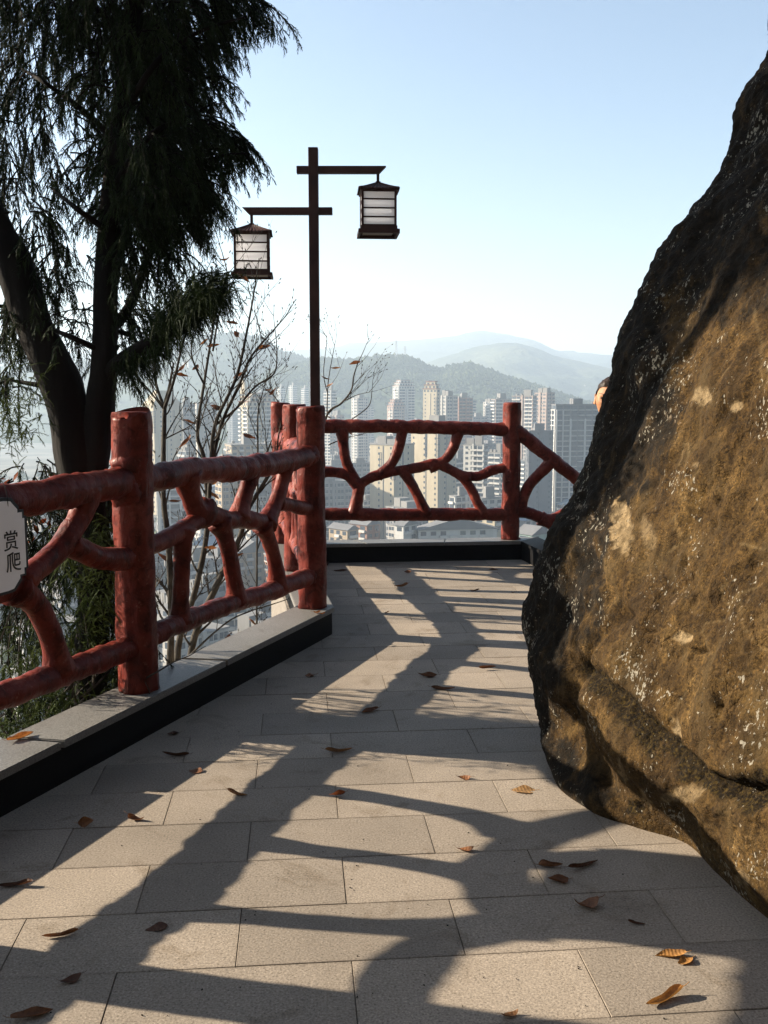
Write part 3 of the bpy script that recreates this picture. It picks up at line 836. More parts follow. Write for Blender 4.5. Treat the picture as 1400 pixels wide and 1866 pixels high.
def rock_mat():
    m = mat('weathered_sandstone', (0.2, 0.14, 0.08), 0.9, 0.10)
    v = coord(m)
    vst = coord(m, (1, 1, 0.42))
    big = noise_n(m, v, 3.5, 7, 0.62)
    col = ramp(m, big, [(0.28, (0.022, 0.013, 0.0045)), (0.44, (0.043, 0.026, 0.009)), (0.57, (0.070, 0.044, 0.016)), (0.74, (0.125, 0.086, 0.038))])
    grain = ramp(m, noise_n(m, v, 110, 4, 0.75), [(0.37, (0.22, 0.20, 0.17)), (0.48, (0.9, 0.9, 0.9)), (0.54, (1.05, 1.05, 1.05)), (0.64, (1.9, 1.85, 1.75))])
    col = mix(m, 0.8, col, grain, 'MULTIPLY')
    brown = ramp(m, noise_n(m, vst, 11, 6, 0.66, 0.7), [(0.40, (0, 0, 0)), (0.60, (1, 1, 1))])
    col = mix(m, math_n(m, 'MULTIPLY', brown, 0.75), col, (0.027, 0.017, 0.0075))
    ochre = ramp(m, noise_n(m, v, 5.2, 5, 0.6, 0.4), [(0.56, (0, 0, 0)), (0.70, (1, 1, 1))])
    col = mix(m, math_n(m, 'MULTIPLY', ochre, 0.4), col, (0.12, 0.078, 0.028))
    col = mix(m, attr(m, 'pale'), col, mix(m, noise_n(m, v, 26, 4), (0.15, 0.11, 0.06), (0.24, 0.19, 0.125)))
    g2 = ramp(m, noise_n(m, v, 34, 6, 0.75, 0.3), [(0.38, (0.35, 0.33, 0.30)), (0.50, (1, 1, 1)), (0.63, (1.45, 1.42, 1.38))])
    col = mix(m, 0.75, col, g2, 'MULTIPLY')
    film = ramp(m, noise_n(m, vst, 7, 6, 0.65, 0.5), [(0.52, (0, 0, 0)), (0.66, (1, 1, 1))])
    col = mix(m, math_n(m, 'MULTIPLY', film, 0.55), col, (0.060, 0.043, 0.021))
    pit = ramp(m, noise_n(m, v, 48, 6, 0.72, 0.4), [(0.36, (1, 1, 1)), (0.42, (0, 0, 0))])
    col = mix(m, math_n(m, 'MULTIPLY', pit, 0.85), col, (0.012, 0.008, 0.004))
    # black algal crusting with its ragged edge and tree shade painted over the top
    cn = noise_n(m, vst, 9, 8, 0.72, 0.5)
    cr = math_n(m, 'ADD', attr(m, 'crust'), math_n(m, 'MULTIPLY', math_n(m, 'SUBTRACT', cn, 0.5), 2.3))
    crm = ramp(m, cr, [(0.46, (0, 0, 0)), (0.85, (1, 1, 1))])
    crust_shade_c = ramp(m, noise_n(m, v, 24, 6, 0.7), [(0.35, (0.003, 0.003, 0.0025)), (0.56, (0.010, 0.0075, 0.005)), (0.70, (0.036, 0.023, 0.010))])
    col = mix(m, math_n(m, 'MULTIPLY', crm, 0.95), col, crust_shade_c)
    mossc = ramp(m, noise_n(m, v, 90, 4, 0.7), [(0.38, (0.003, 0.002, 0.001)), (0.52, (0.014, 0.009, 0.003)), (0.66, (0.045, 0.031, 0.008))])
    mm = math_n(m, 'ADD', attr(m, 'moss'), math_n(m, 'MULTIPLY', math_n(m, 'SUBTRACT', noise_n(m, v, 34, 5, 0.7), 0.5), 0.9))
    col = mix(m, ramp(m, mm, [(0.40, (0, 0, 0)), (0.60, (1, 1, 1))]), col, mossc)
    # white lichen: clustered specks, streaked downwards
    l1 = noise_n(m, coord(m, (1, 1, 0.55)), 85, 3, 0.6)
    l2 = noise_n(m, v, 5.0, 4, 0.6)
    l1 = math_n(m, 'ADD', l1, math_n(m, 'MULTIPLY', attr(m, 'crust'), 0.03))
    ls = math_n(m, 'ADD', l1, math_n(m, 'MULTIPLY', math_n(m, 'SUBTRACT', l2, 0.5), 0.75))
    lm = ramp(m, ls, [(0.70, (0, 0, 0)), (0.73, (1, 1, 1))])
    col = mix(m, math_n(m, 'MULTIPLY', lm, 0.75), col, (0.26, 0.255, 0.23))
    l3 = noise_n(m, v, 24, 5, 0.75, 0.3)
    lm3 = ramp(m, math_n(m, 'ADD', l3, math_n(m, 'MULTIPLY', math_n(m, 'SUBTRACT', noise_n(m, v, 2.6, 3), 0.5), 0.5)), [(0.685, (0, 0, 0)), (0.76, (1, 1, 1))])
    col = mix(m, math_n(m, 'MULTIPLY', lm3, 0.7), col, (0.23, 0.195, 0.16))
    col = mix(m, attr(m, 'scratch'), col, (0.20, 0.15, 0.08))
    col = mix(m, 1.0, col, (0.86, 0.80, 0.71), 'MULTIPLY')
    set_col(m, col)
    b1 = bump(m, noise_n(m, v, 26, 7, 0.7), 0.9, 0.014)
    b2 = bump(m, noise_n(m, v, 110, 3, 0.7), 0.9, 0.005, b1)
    vo = nd(m, 'ShaderNodeTexVoronoi', feature='DISTANCE_TO_EDGE'); vo.inputs['Scale'].default_value = 5.5
    wv = nd(m, 'ShaderNodeVectorMath', operation='ADD'); nt_ = nd(m, 'ShaderNodeTexNoise'); nt_.inputs['Scale'].default_value = 6; nt_.inputs['Detail'].default_value = 5
    lk(m, v, nt_.inputs['Vector']); sc_ = nd(m, 'ShaderNodeVectorMath', operation='SCALE'); sc_.inputs['Scale'].default_value = 0.35
    lk(m, nt_.outputs['Color'], sc_.inputs[0]); lk(m, v, wv.inputs[0]); lk(m, sc_.outputs[0], wv.inputs[1]); lk(m, wv.outputs[0], vo.inputs['Vector'])
    crack = ramp(m, vo.outputs['Distance'], [(0.0, (0, 0, 0)), (0.03, (1, 1, 1))])
    set_nrm(m, bump(m, crack, 0.5, 0.006, b2))
    return m
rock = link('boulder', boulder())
tag(rock, 'huge brown sandstone boulder with black crusting, painted shade on top and white lichen at the right', 'boulder')

# ------------------------------------------------------------------ lantern lamp
LY = 8.72
def lp(u, v): return at_y(u, v, LY)
lx = lp(575, 735).x
lamp = empty('street_lamp', (lx, LY, 0.0)); o = lamp.location.copy()
tag(lamp, 'brown square lamp post with two hanging house-shaped lanterns', 'street lamp')
def bevel_obj(ob, w=0.004, seg=2):
    b = ob.modifiers.new('bevel', 'BEVEL'); b.width = w; b.segments = seg; b.limit_method = 'ANGLE'
    return ob
ztop = lp(573, 270).z
bevel_obj(MB().box(-.042, .042, -.042, .042, 0.0, ztop).build('pole', M['lamp_metal'], lamp))
MB().box(-.11, .11, -.11, .11, 0.0, 0.014).build('base_plate', M['lamp_metal'], lamp)
M['lamp_glass'] = leafy('milky_lamp_pane', (0.93, 0.92, 0.93), (0.95, 0.94, 0.95), 0.8)
def see_through(m, k):
    out = m.node_tree.nodes['Material Output']; src = out.inputs[0].links[0].from_socket
    tr = nd(m, 'ShaderNodeBsdfTransparent'); ms = nd(m, 'ShaderNodeMixShader'); ms.inputs[0].default_value = k
    lk(m, src, ms.inputs[1]); lk(m, tr.outputs[0], ms.inputs[2]); lk(m, ms.outputs[0], out.inputs[0])
see_through(M['lamp_glass'], 0.35)
def arm(u0, u1, v, cut):
    a, b = lp(u0, v).x - o.x, lp(u1, v).x - o.x
    z = lp(573, v).z; h = 0.030
    # cut slanting at the end that carries the lantern
    if cut > 0: poly = [(a, z - h), (b - 0.06, z - h), (b, z + h), (a, z + h)]
    else: poly = [(a + 0.06, z - h), (b, z - h), (b, z + h), (a, z + h)]
    vs = [(x, -.032, zz) for x, zz in poly] + [(x, .032, zz) for x, zz in poly]
    m = MB().add(vs, [(0, 1, 2, 3), (7, 6, 5, 4), (0, 4, 5, 1), (1, 5, 6, 2), (2, 6, 7, 3), (3, 7, 4, 0)])
    return bevel_obj(m.build('arm', M['lamp_metal'], lamp), 0.003)
arm(541, 704, 310, 1); arm(442, 606, 385, -1)
def lantern(u, v_arm, v_roof, v_eave, v_body1, v_base, rz):
    cx = lp(u, v_roof).x - o.x
    Z = lambda v: lp(u, v).z
    root = empty('lantern'); root.parent = lamp; root.location = (cx, 0, 0); root.rotation_euler.z = rz
    wb, we = 0.142, 0.172
    MB().box(-.012, .012, -.012, .012, Z(v_roof) - .02, Z(v_arm)).build('hanger', M['lamp_metal'], root)
    # hipped, ribbed roof with flared eaves
    zt, ze = Z(v_roof), Z(v_eave)
    prof = [(0.022, zt), (0.05, zt - 0.2 * (zt - ze)), (0.10, zt - 0.55 * (zt - ze)), (0.145, zt - 0.85 * (zt - ze)), (we, ze), (we + .004, ze - .012)]
    m = MB(); n = 11
    for side in range(4):
        rot = Matrix.Rotation(side * math.pi / 2, 3, 'Z')
        rows = []
        for w, z in prof:
            row = []
            for k in range(2 * n + 1):
                t = k / (2 * n) * 2 - 1
                lift = 0.010 * abs(t) ** 3 * (w / we) ** 2
                row.append(rot @ Vector((t * w, -w - (0.004 if k % 2 else 0), z + lift + (0.004 if k % 2 else 0))))
            rows.append(row)
        vs = [p for r_ in rows for p in r_]; c = 2 * n + 1
        m.add(vs, [(j * c + k, j * c + k + 1, (j + 1) * c + k + 1, (j + 1) * c + k) for j in range(len(rows) - 1) for k in range(c - 1)])
    m.prism([(-.022, -.022), (.022, -.022), (.022, .022), (-.022, .022)], zt - .004, zt + .012)
    m.prism([(-we + .01, -we + .01), (we - .01, -we + .01), (we - .01, we - .01), (-we + .01, we - .01)], ze - .016, ze - .006)
    m.build('roof', M['lamp_metal'], root)
    z1, z0 = ze - .016, Z(v_body1)
    fr = MB()
    for sx in (-1, 1):
        for sy in (-1, 1): fr.box(sx * wb - .010, sx * wb + .010, sy * wb - .010, sy * wb + .010, z0, z1)
    for k in range(5):
        z = z1 + (z0 - z1) * k / 4; z = min(z, z1 - .006); z = max(z, z0 + .006)
        for s in (-1, 1):
            fr.box(-wb + .010, wb - .010, s * wb - .008, s * wb + .008, z - .006, z + .006)
            fr.box(s * wb - .008, s * wb + .008, -wb + .010, wb - .010, z - .006, z + .006)
    fr.build('frame', M['lamp_metal'], root)
    for s in (-1, 1):
        for k in range(4):
            a = z1 + (z0 - z1) * k / 4; b = z1 + (z0 - z1) * (k + 1) / 4
            MB().box(-wb + .010, wb - .010, s * wb - .002, s * wb + .002, b + .005, a - .005).build('pane', M['lamp_glass'], root)
            MB().box(s * wb - .002, s * wb + .002, -wb + .010, wb - .010, b + .005, a - .005).build('pane', M['lamp_glass'], root)
    zb = Z(v_base)
    bs = MB()
    for s, w2 in ((0, .158), (1, .178)):
        za = z0 - (z0 - zb) * (0.0 if s == 0 else 0.45); zc = z0 - (z0 - zb) * (0.45 if s == 0 else 1.0)
        if s == 1:
            for q in (-1, 1):
                bs.box(-w2, w2, q * w2 - .02 * (q > 0), q * w2 + .02 * (q < 0), zc, za); bs.box(q * w2 - .02 * (q > 0), q * w2 + .02 * (q < 0), -w2 + .02, w2 - .02, zc, za)
        else: bs.box(-w2, w2, -w2, w2, zc, za)
    bs.build('base', M['lamp_metal'], root)
    MB().box(-.13, .13, -.13, .13, z0 - (z0 - zb) * 0.60, z0 - (z0 - zb) * 0.46).build('bottom_pane', M['lamp_glass'], root)
    return root
lantern(689, 318, 334, 349, 416, 430, R(4)); lantern(459, 391, 410, 426, 496, 505, R(5))

# ------------------------------------------------------------------ conifer
def sprays(name, P, D, L, mtl, parent, nb=26, blade=0.045, width=0.0055, droop=0.5, seed=1):
    """feathery hanging twigs: every twig a bent stem with two rows of thin needles. P, D, L: arrays."""
    rg = np.random.default_rng(seed)
    n = len(P); ns = 6
    D = D / np.linalg.norm(D, axis=1, keepdims=True)
    t = np.linspace(0, 1, ns)
    g = np.array([0, 0, -1.0])
    side0 = np.cross(D, g) + rg.normal(0, 0.35, (n, 3)); side0 /= np.linalg.norm(side0, axis=1, keepdims=True)
    def curve(tt):                                   # tt (n,k)
        x = tt[..., None]
        return P[:, None, :] + D[:, None, :] * (L[:, None, None] * x * (1 - 0.25 * x)) + g * (droop * L[:, None, None] * x * x)
    c = curve(np.broadcast_to(t, (n, ns)))
    w = (0.0030 * (1 - 0.75 * t))[None, :, None]
    a, b = c - side0[:, None, :] * w, c + side0[:, None, :] * w
    vs = [np.stack([a, b], 2).reshape(-1, 3)]
    base = (np.arange(n) * ns * 2)[:, None] + (np.arange(ns - 1) * 2)[None, :]
    f = np.stack([base, base + 1, base + 3, base, base + 3, base + 2], -1).reshape(-1, 3)
    fs = [f]
    tb = np.clip(np.linspace(0.06, 1.0, nb)[None, :] + rg.normal(0, 0.012, (n, nb)), 0.02, 1)
    p0 = curve(tb); p1 = curve(np.clip(tb + 0.03, 0, 1.03))
    tg = p1 - p0; tg /= np.maximum(1e-6, np.linalg.norm(tg, axis=2, keepdims=True))
    sgn = np.where(np.arange(nb) % 2 == 0, 1.0, -1.0)[None, :, None]
    sd = side0[:, None, :] * sgn + rg.normal(0, 0.45, (n, nb, 3))
    sd -= tg * (sd * tg).sum(2, keepdims=True); sd /= np.maximum(1e-6, np.linalg.norm(sd, axis=2, keepdims=True))
    ln = blade * (0.55 + 0.6 * rg.random((n, nb, 1))) * (1.15 - 0.7 * tb[..., None])
    tip = p0 + (tg * 0.80 + sd * 0.60) * ln + g * (0.15 * ln)
    wv = np.cross(tg, sd); wv = wv * 0.35 + tg * 0.65
    q0, q1 = p0 - wv * width, p0 + wv * width
    vs.append(np.stack([q0, q1, tip], 2).reshape(-1, 3))
    k = n * ns * 2 + np.arange(n * nb * 3).reshape(-1, 3)
    fs.append(k)
    me = np_mesh(name, np.concatenate(vs), np.concatenate(fs), mtl, False)
    return link(name, me, parent)

def limb(parent, o, pts, rads, mtl, name, seg=12, amp=0.15, per=8):
    cs = catmull([Vector(p) for p in pts], per)
    n = len(cs); rr = []
    for i in range(n):
        x = i / (n - 1) * (len(rads) - 1); k = min(int(x), len(rads) - 2)
        rr.append(rads[k] + (rads[k + 1] - rads[k]) * (x - k))
    def bf(i, th, p):
        return rr[i] * amp * (noise.noise(Vector((math.cos(th) * 2.2, math.sin(th) * 2.2, i * 0.12 + pts[0][0]))) + 0.5 * noise.noise(Vector((math.cos(th) * 5, math.sin(th) * 5, i * 0.3))))
    m = MB().tube(cs, rr, seg, bf)
    m.v = [(x - o.x, y - o.y, z - o.z) for x, y, z in m.v]
    return m.build(name, mtl, parent, True)

TY = 4.6
def tp(u, v, dy=0.0): return at_y(u, v, TY + dy)
base_p = at_y(165, 1330, TY)
tree = empty('conifer_tree', (base_p.x, base_p.y, -1.6)); o = tree.location.copy()
tag(tree, 'dark weeping conifer with two trunks filling the upper left', 'tree')
limb(tree, o, [Vector((base_p.x, base_p.y, -1.9)), tp(165, 1290), tp(172, 1080), tp(168, 900), tp(180, 760), tp(190, 640), tp(194, 500), tp(203, 360), tp(222, 200), tp(240, 40), tp(250, -160), tp(250, -450), tp(245, -760)],
     [.10, .080, .074, .070, .064, .056, .050, .044, .038, .032, .024, .012], M['bark'], 'trunk', 16)
limb(tree, o, [tp(163, 960), tp(140, 830), tp(112, 710), tp(62, 590), tp(22, 480), tp(-20, 390), tp(-70, 250, -.1), tp(-120, 60, -.2), tp(-160, -180, -.3)],
     [.085, .094, .094, .090, .084, .074, .06, .044, .016], M['bark'], 'trunk', 16)
limb(tree, o, [tp(185, 690), tp(225, 655, -.05), tp(262, 632, -.1), tp(300, 612, -.15), tp(335, 580, -.2), tp(375, 552, -.25), tp(405, 530, -.3)], [.042, .036, .030, .026, .021, .013, .006], M['bark'], 'limb')
limb(tree, o, [tp(262, 632, -.1), tp(285, 640, -.1), tp(305, 655, -.1)], [.022, .014, .006], M['bark'], 'limb', 8)
limb(tree, o, [tp(190, 610), tp(235, 560, .2), tp(270, 470, .3), tp(290, 430, .3)], [.03, .025, .015, .006], M['bark'], 'limb', 8)
for pts in ([(196, 470), (250, 380), (320, 320), (400, 285), (450, 280)], [(203, 350), (270, 250), (340, 215), (395, 185)], [(222, 220), (280, 120), (360, 60), (450, 30)], [(215, 260), (150, 200), (80, 150), (30, 120)],
            [(235, 90), (180, 20), (100, -30), (40, -60)], [(240, 40), (300, -40), (400, -60), (470, -40)], [(196, 420), (140, 380), (90, 340)], [(62, 590), (20, 560), (-40, 560)], [(112, 710), (60, 700), (0, 690)], [(185, 640), (120, 610), (60, 590)],
            [(180, 600), (235, 610), (260, 640)]):
    limb(tree, o, [tp(u, v, random.uniform(-.25, .25) * (i > 0)) for i, (u, v) in enumerate(pts)], [.018, .013, .009, .003], M['bark'], 'limb', 7)
# clumps of hanging foliage: u, v, radius u, radius v, fronds, sideways pull
CL = [(275, 250, 95, 165, 264, 0.2), (235, 130, 110, 110, 160, 0.0), (290, 330, 85, 85, 152, 0.3), (60, 20, 90, 90, 57, -0.1), (165, 20, 100, 80, 120, 0.0), (300, 40, 85, 85, 144, 0.25), (385, 20, 50, 45, 60, 0.5), (440, 15, 25, 25, 16, 0.8), (90, 190, 80, 95, 49, -0.1), (20, 290, 45, 90, 39, -0.2), (105, 330, 45, 60, 13, 0.0), (325, 140, 45, 75, 68, 0.4), (345, 280, 50, 60, 68, 0.6), (375, 255, 30, 30, 20, 1.0), (405, 275, 28, 18, 12, 1.5), (240, 390, 70, 50, 88, 0.1), (300, 395, 45, 40, 44, 0.3), (185, 300, 50, 95, 44, 0.0), (350, 370, 30, 30, 19, 0.3), (245, 455, 60, 30, 22, 0.1), (30, 530, 45, 40, 14, -0.2), (215, 585, 42, 30, 28, 0.2), (125, 600, 40, 40, 13, 0), (20, 620, 40, 40, 14, -0.1), (20, 710, 40, 40, 13, -0.2), (220, 670, 32, 22, 16, 0.3), (370, 165, 18, 14, 4, 1.5), (60, 110, 60, 60, 20, 0), (10, 110, 20, 60, 7, 0), (-90, 120, 100, 220, 62, 0), (-60, -100, 180, 90, 140, 0), (200, -100, 220, 70, 230, 0), (350, -100, 70, 40, 60, 0.2), (90, -230, 300, 80, 200, 0), (180, -380, 260, 110, 230, 0), (-150, -330, 180, 160, 150, 0), (150, -600, 220, 140, 200, 0),
      (180, 1000, 40, 130, 120, 0), (190, 1160, 40, 90, 90, 0), (160, 900, 30, 60, 40, 0), (150, 1270, 50, 40, 50, 0), (60, 430, 60, 70, 34, 0), (110, 500, 60, 60, 30, 0), (30, 570, 50, 60, 30, 0), (240, 500, 60, 30, 22, 0.2), (300, 470, 50, 30, 22, 0.2), (60, 900, 60, 50, 34, 0), (40, 1000, 50, 70, 40, 0), (50, 1140, 55, 70, 46, 0), (20, 1270, 50, 60, 44, 0), (100, 1010, 40, 50, 26, 0)]
PP, DD, LL = [], [], []
rg = np.random.default_rng(8)
twm = MB()
DOWN = Vector((0, 0, -1))
for u, v, ru, rv, n, pull in CL:
    for k in range(n):
        a = rg.normal(0, 1, 3); a /= np.linalg.norm(a); a *= rg.random() ** 0.45
        p = at_y(u + a[0] * ru, v - 20 + a[1] * rv, TY + a[2] * min(0.7, ru * 1.3 * TY / F) + 0.1)
        d = Vector((pull + a[0] * 0.5 + rg.normal(0, .35), a[2] * 0.4 + rg.normal(0, .35), -0.35 + rg.normal(0, 0.3) + 0.3 * pull)).normalized()
        l = rg.uniform(.13, .30); q = p.copy(); pts = [p.copy()]
        for i in range(7):
            d = (d + DOWN * 0.20 + Vector(rg.normal(0, .05, 3))).normalized()
            q = q + d * (l / 7); pts.append(q.copy())
        twm.tube(pts, [.0042 * (1 - .11 * i) for i in range(8)], 4, None, False)
        side = d.cross(Vector((rg.normal(), rg.normal(), .4))).normalized()
        for i in range(1, 8):
            for sg in (-1, 1):
                PP.append(pts[i]); sd = side * sg + Vector(rg.normal(0, .3, 3))
                tgv = (pts[i] - pts[i - 1]).normalized()
                DD.append(tuple(tgv * 0.9 + sd * 0.55 + DOWN * 0.25)); LL.append(rg.uniform(.045, .10) * (1.15 - .07 * i))
twm.v = [(x - o.x, y - o.y, z - o.z) for x, y, z in twm.v]
tag(twm.build('twigs', M['bark'], tree), kind='stuff')
# shaggy upturned tuft on the low limb
P2, D2, L2 = [], [], []
for k in range(1500):
    t = rg.random()
    u, v = lerp_list([(0, 285), (.5, 335), (1, 402)], t), lerp_list([(0, 605), (.5, 560), (1, 520)], t)
    p = at_y(u + rg.normal(0, 20), v + rg.normal(0, 15), TY - .1 - .2 * t + rg.normal(0, .08))
    P2.append(p); up = rg.random() < 0.45
    D2.append((0.35 + rg.normal(0, .35), rg.normal(0, .4), (0.55 if up else -0.7) + rg.normal(0, .3))); L2.append(rg.uniform(.07, .15))
for k in range(150):
    t = rg.random()
    p = at_y(215 + 90 * t + rg.normal(0, 8), 655 - 30 * t + rg.normal(0, 9), TY - .1 + rg.normal(0, .06))
    P2.append(p); D2.append((rg.normal(0.2, .4), rg.normal(0, .4), -0.8 + rg.normal(0, .3))); L2.append(rg.uniform(.08, .17))
def rel(a, oo): return np.array([tuple(p) for p in a]) - np.array(oo)
tag(sprays('crown', rel(PP, o), np.array(DD), np.array(LL), M['needle'], tree, nb=11, blade=.024, width=.0042, droop=.3, seed=3), kind='stuff')
tag(sprays('low_tuft', rel(P2, o), np.array(D2), np.array(L2), M['needle'], tree, nb=20, blade=.024, width=.0032, droop=.25, seed=4), 'shaggy tuft on the low right limb', kind='stuff')

# unseen conifer added left of the camera, its boughs block overhead sky light
t2 = empty('conifer_tree', (-3.3, 0.2, -3.0)); o2 = t2.location.copy()
tag(t2, 'second conifer added out of view, its boughs blocking sky light overhead', 'tree')
limb(t2, o2, [Vector((-3.3, .2, -3.2)), Vector((-3.28, .2, 0)), Vector((-3.2, .2, 2.5)), Vector((-3.1, .2, 5)), Vector((-3.0, .2, 8.5))], [.24, .2, .17, .12, .03], M['bark'], 'trunk', 14)
P3, D3, L3 = [], [], []
for x1, y1, z1 in ((-1.2, 1.2, 5.2), (-.2, .2, 5.8), (.9, -.4, 6.4), (-1.0, -1.2, 5.6), (-2.2, 1.8, 5.6), (.4, 1.2, 6.6)):
    a = Vector((-3.1, .2, z1 - .4)); b = Vector((x1, y1, z1)); c = a.lerp(b, .5) + Vector((0, 0, .35))
    limb(t2, o2, [a, c, b], [.06, .04, .012], M['bark'], 'limb', 8)
    for k in range(420):
        t = rg.random() ** .7; q = a.lerp(b, t) + Vector((rg.normal(0, .42), rg.normal(0, .42), .5 * t * (1 - t) + rg.normal(0, .14)))
        P3.append(q); D3.append((rg.normal(0, .4), rg.normal(0, .4), -.8)); L3.append(rg.uniform(.2, .5))
tag(sprays('crown', rel(P3, o2), np.array(D3), np.array(L3), M['needle'], t2, nb=16, blade=.09, width=.014, seed=6), kind='stuff')

# ------------------------------------------------------------------ leaves
def leaf_mesh(name, L, W, curl, fold, twist, seed, mtl, nx=9, ny=5, stem=0.02):
    rnd = random.Random(seed)
    vs, fs = [], []
    ph = rnd.uniform(0, 6)
    for i in range(nx):
        t = i / (nx - 1)
        w = W * (math.sin(math.pi * min(1, t * 0.97 + 0.03) ** 0.8) ** 0.8) * (1 - 0.12 * math.sin(9 * t + ph)) + 0.0008
        bend = curl * (t - 0.5)
        cx = math.sin(bend) * L / max(curl, 0.01) if abs(curl) > 0.02 else (t - 0.5) * L
        cz = (1 - math.cos(bend)) * L / max(abs(curl), 0.02)
        for j in range(ny):
            s = j / (ny - 1) * 2 - 1
            tw = twist * (t - 0.5)
            yy, zz = s * w / 2 * math.cos(fold * abs(s)), abs(s) ** 1.3 * w / 2 * math.sin(fold) + 0.06 * W * math.sin(7 * t + 3 * s + ph) * abs(s)
            y2, z2 = yy * math.cos(tw) - zz * math.sin(tw), yy * math.sin(tw) + zz * math.cos(tw)
            vs.append((cx, y2, cz + z2))
    for i in range(nx - 1):
        for j in range(ny - 1):
            a = i * ny + j
            fs.append((a, a + 1, a + ny + 1, a + ny))
    mb = MB().add(vs, fs)
    if stem:
        p = Vector(vs[ny // 2])
        mb.tube([p + Vector((.006, 0, 0)), p + Vector((-stem * .5, 0.002, .003)), p + Vector((-stem, 0.004, .010))], [.0011, .0010, .0009], 5)
    zmin = min(v_[2] for v_ in mb.v)
    mb.v = [(x, y, z - zmin) for x, y, z in mb.v]
    me = bpy.data.meshes.new(name); me.from_pydata(mb.v, [], mb.f); me.materials.append(mtl)
    me.polygons.foreach_set('use_smooth', [True] * len(me.polygons)); me.update()
    return me
DRY = [leaf_mesh('fallen_leaf', 0.105, 0.046, 1.5, .55, .9, 1, M['dry_leaf']), leaf_mesh('fallen_leaf', 0.12, 0.05, 0.7, .8, .5, 2, M['dry_leaf']), leaf_mesh('fallen_leaf', 0.10, 0.040, 2.2, .35, 1.4, 3, M['dry_leaf']),
       leaf_mesh('fallen_leaf', 0.085, 0.052, 1.0, .45, -.8, 4, M['dry_leaf']), leaf_mesh('fallen_leaf', 0.13, 0.042, 1.1, 1.0, -.4, 5, M['dry_leaf']), leaf_mesh('fallen_leaf', 0.06, 0.03, 1.3, .6, .8, 6, M['dry_leaf']),
       leaf_mesh('fallen_leaf', 0.095, 0.058, .35, .25, .3, 7, M['dry_leaf']), leaf_mesh('fallen_leaf', 0.11, 0.062, 1.9, .9, 1.8, 8, M['dry_leaf'], 11, 7), leaf_mesh('fallen_leaf', 0.08, 0.034, 2.8, .7, -1.6, 9, M['dry_leaf']), leaf_mesh('fallen_leaf', 0.10, 0.055, 0.9, 1.25, .9, 10, M['dry_leaf'])]
HANG = [leaf_mesh('leaf', 0.13, 0.045, 1.2, .6, .8, 21, M['dry_leaf']), leaf_mesh('leaf', 0.11, 0.05, .6, .8, -.8, 22, M['dry_leaf']), leaf_mesh('leaf', 0.09, 0.05, 1.8, .5, 1.2, 23, M['dry_leaf'])]
SMALL = [leaf_mesh('leaf', 0.06, 0.026, .5, .4, .4, 31, M['red_leaf'], 5, 3, .008), leaf_mesh('leaf', 0.045, 0.024, .9, .5, .6, 32, M['red_leaf'], 5, 3, .008)]

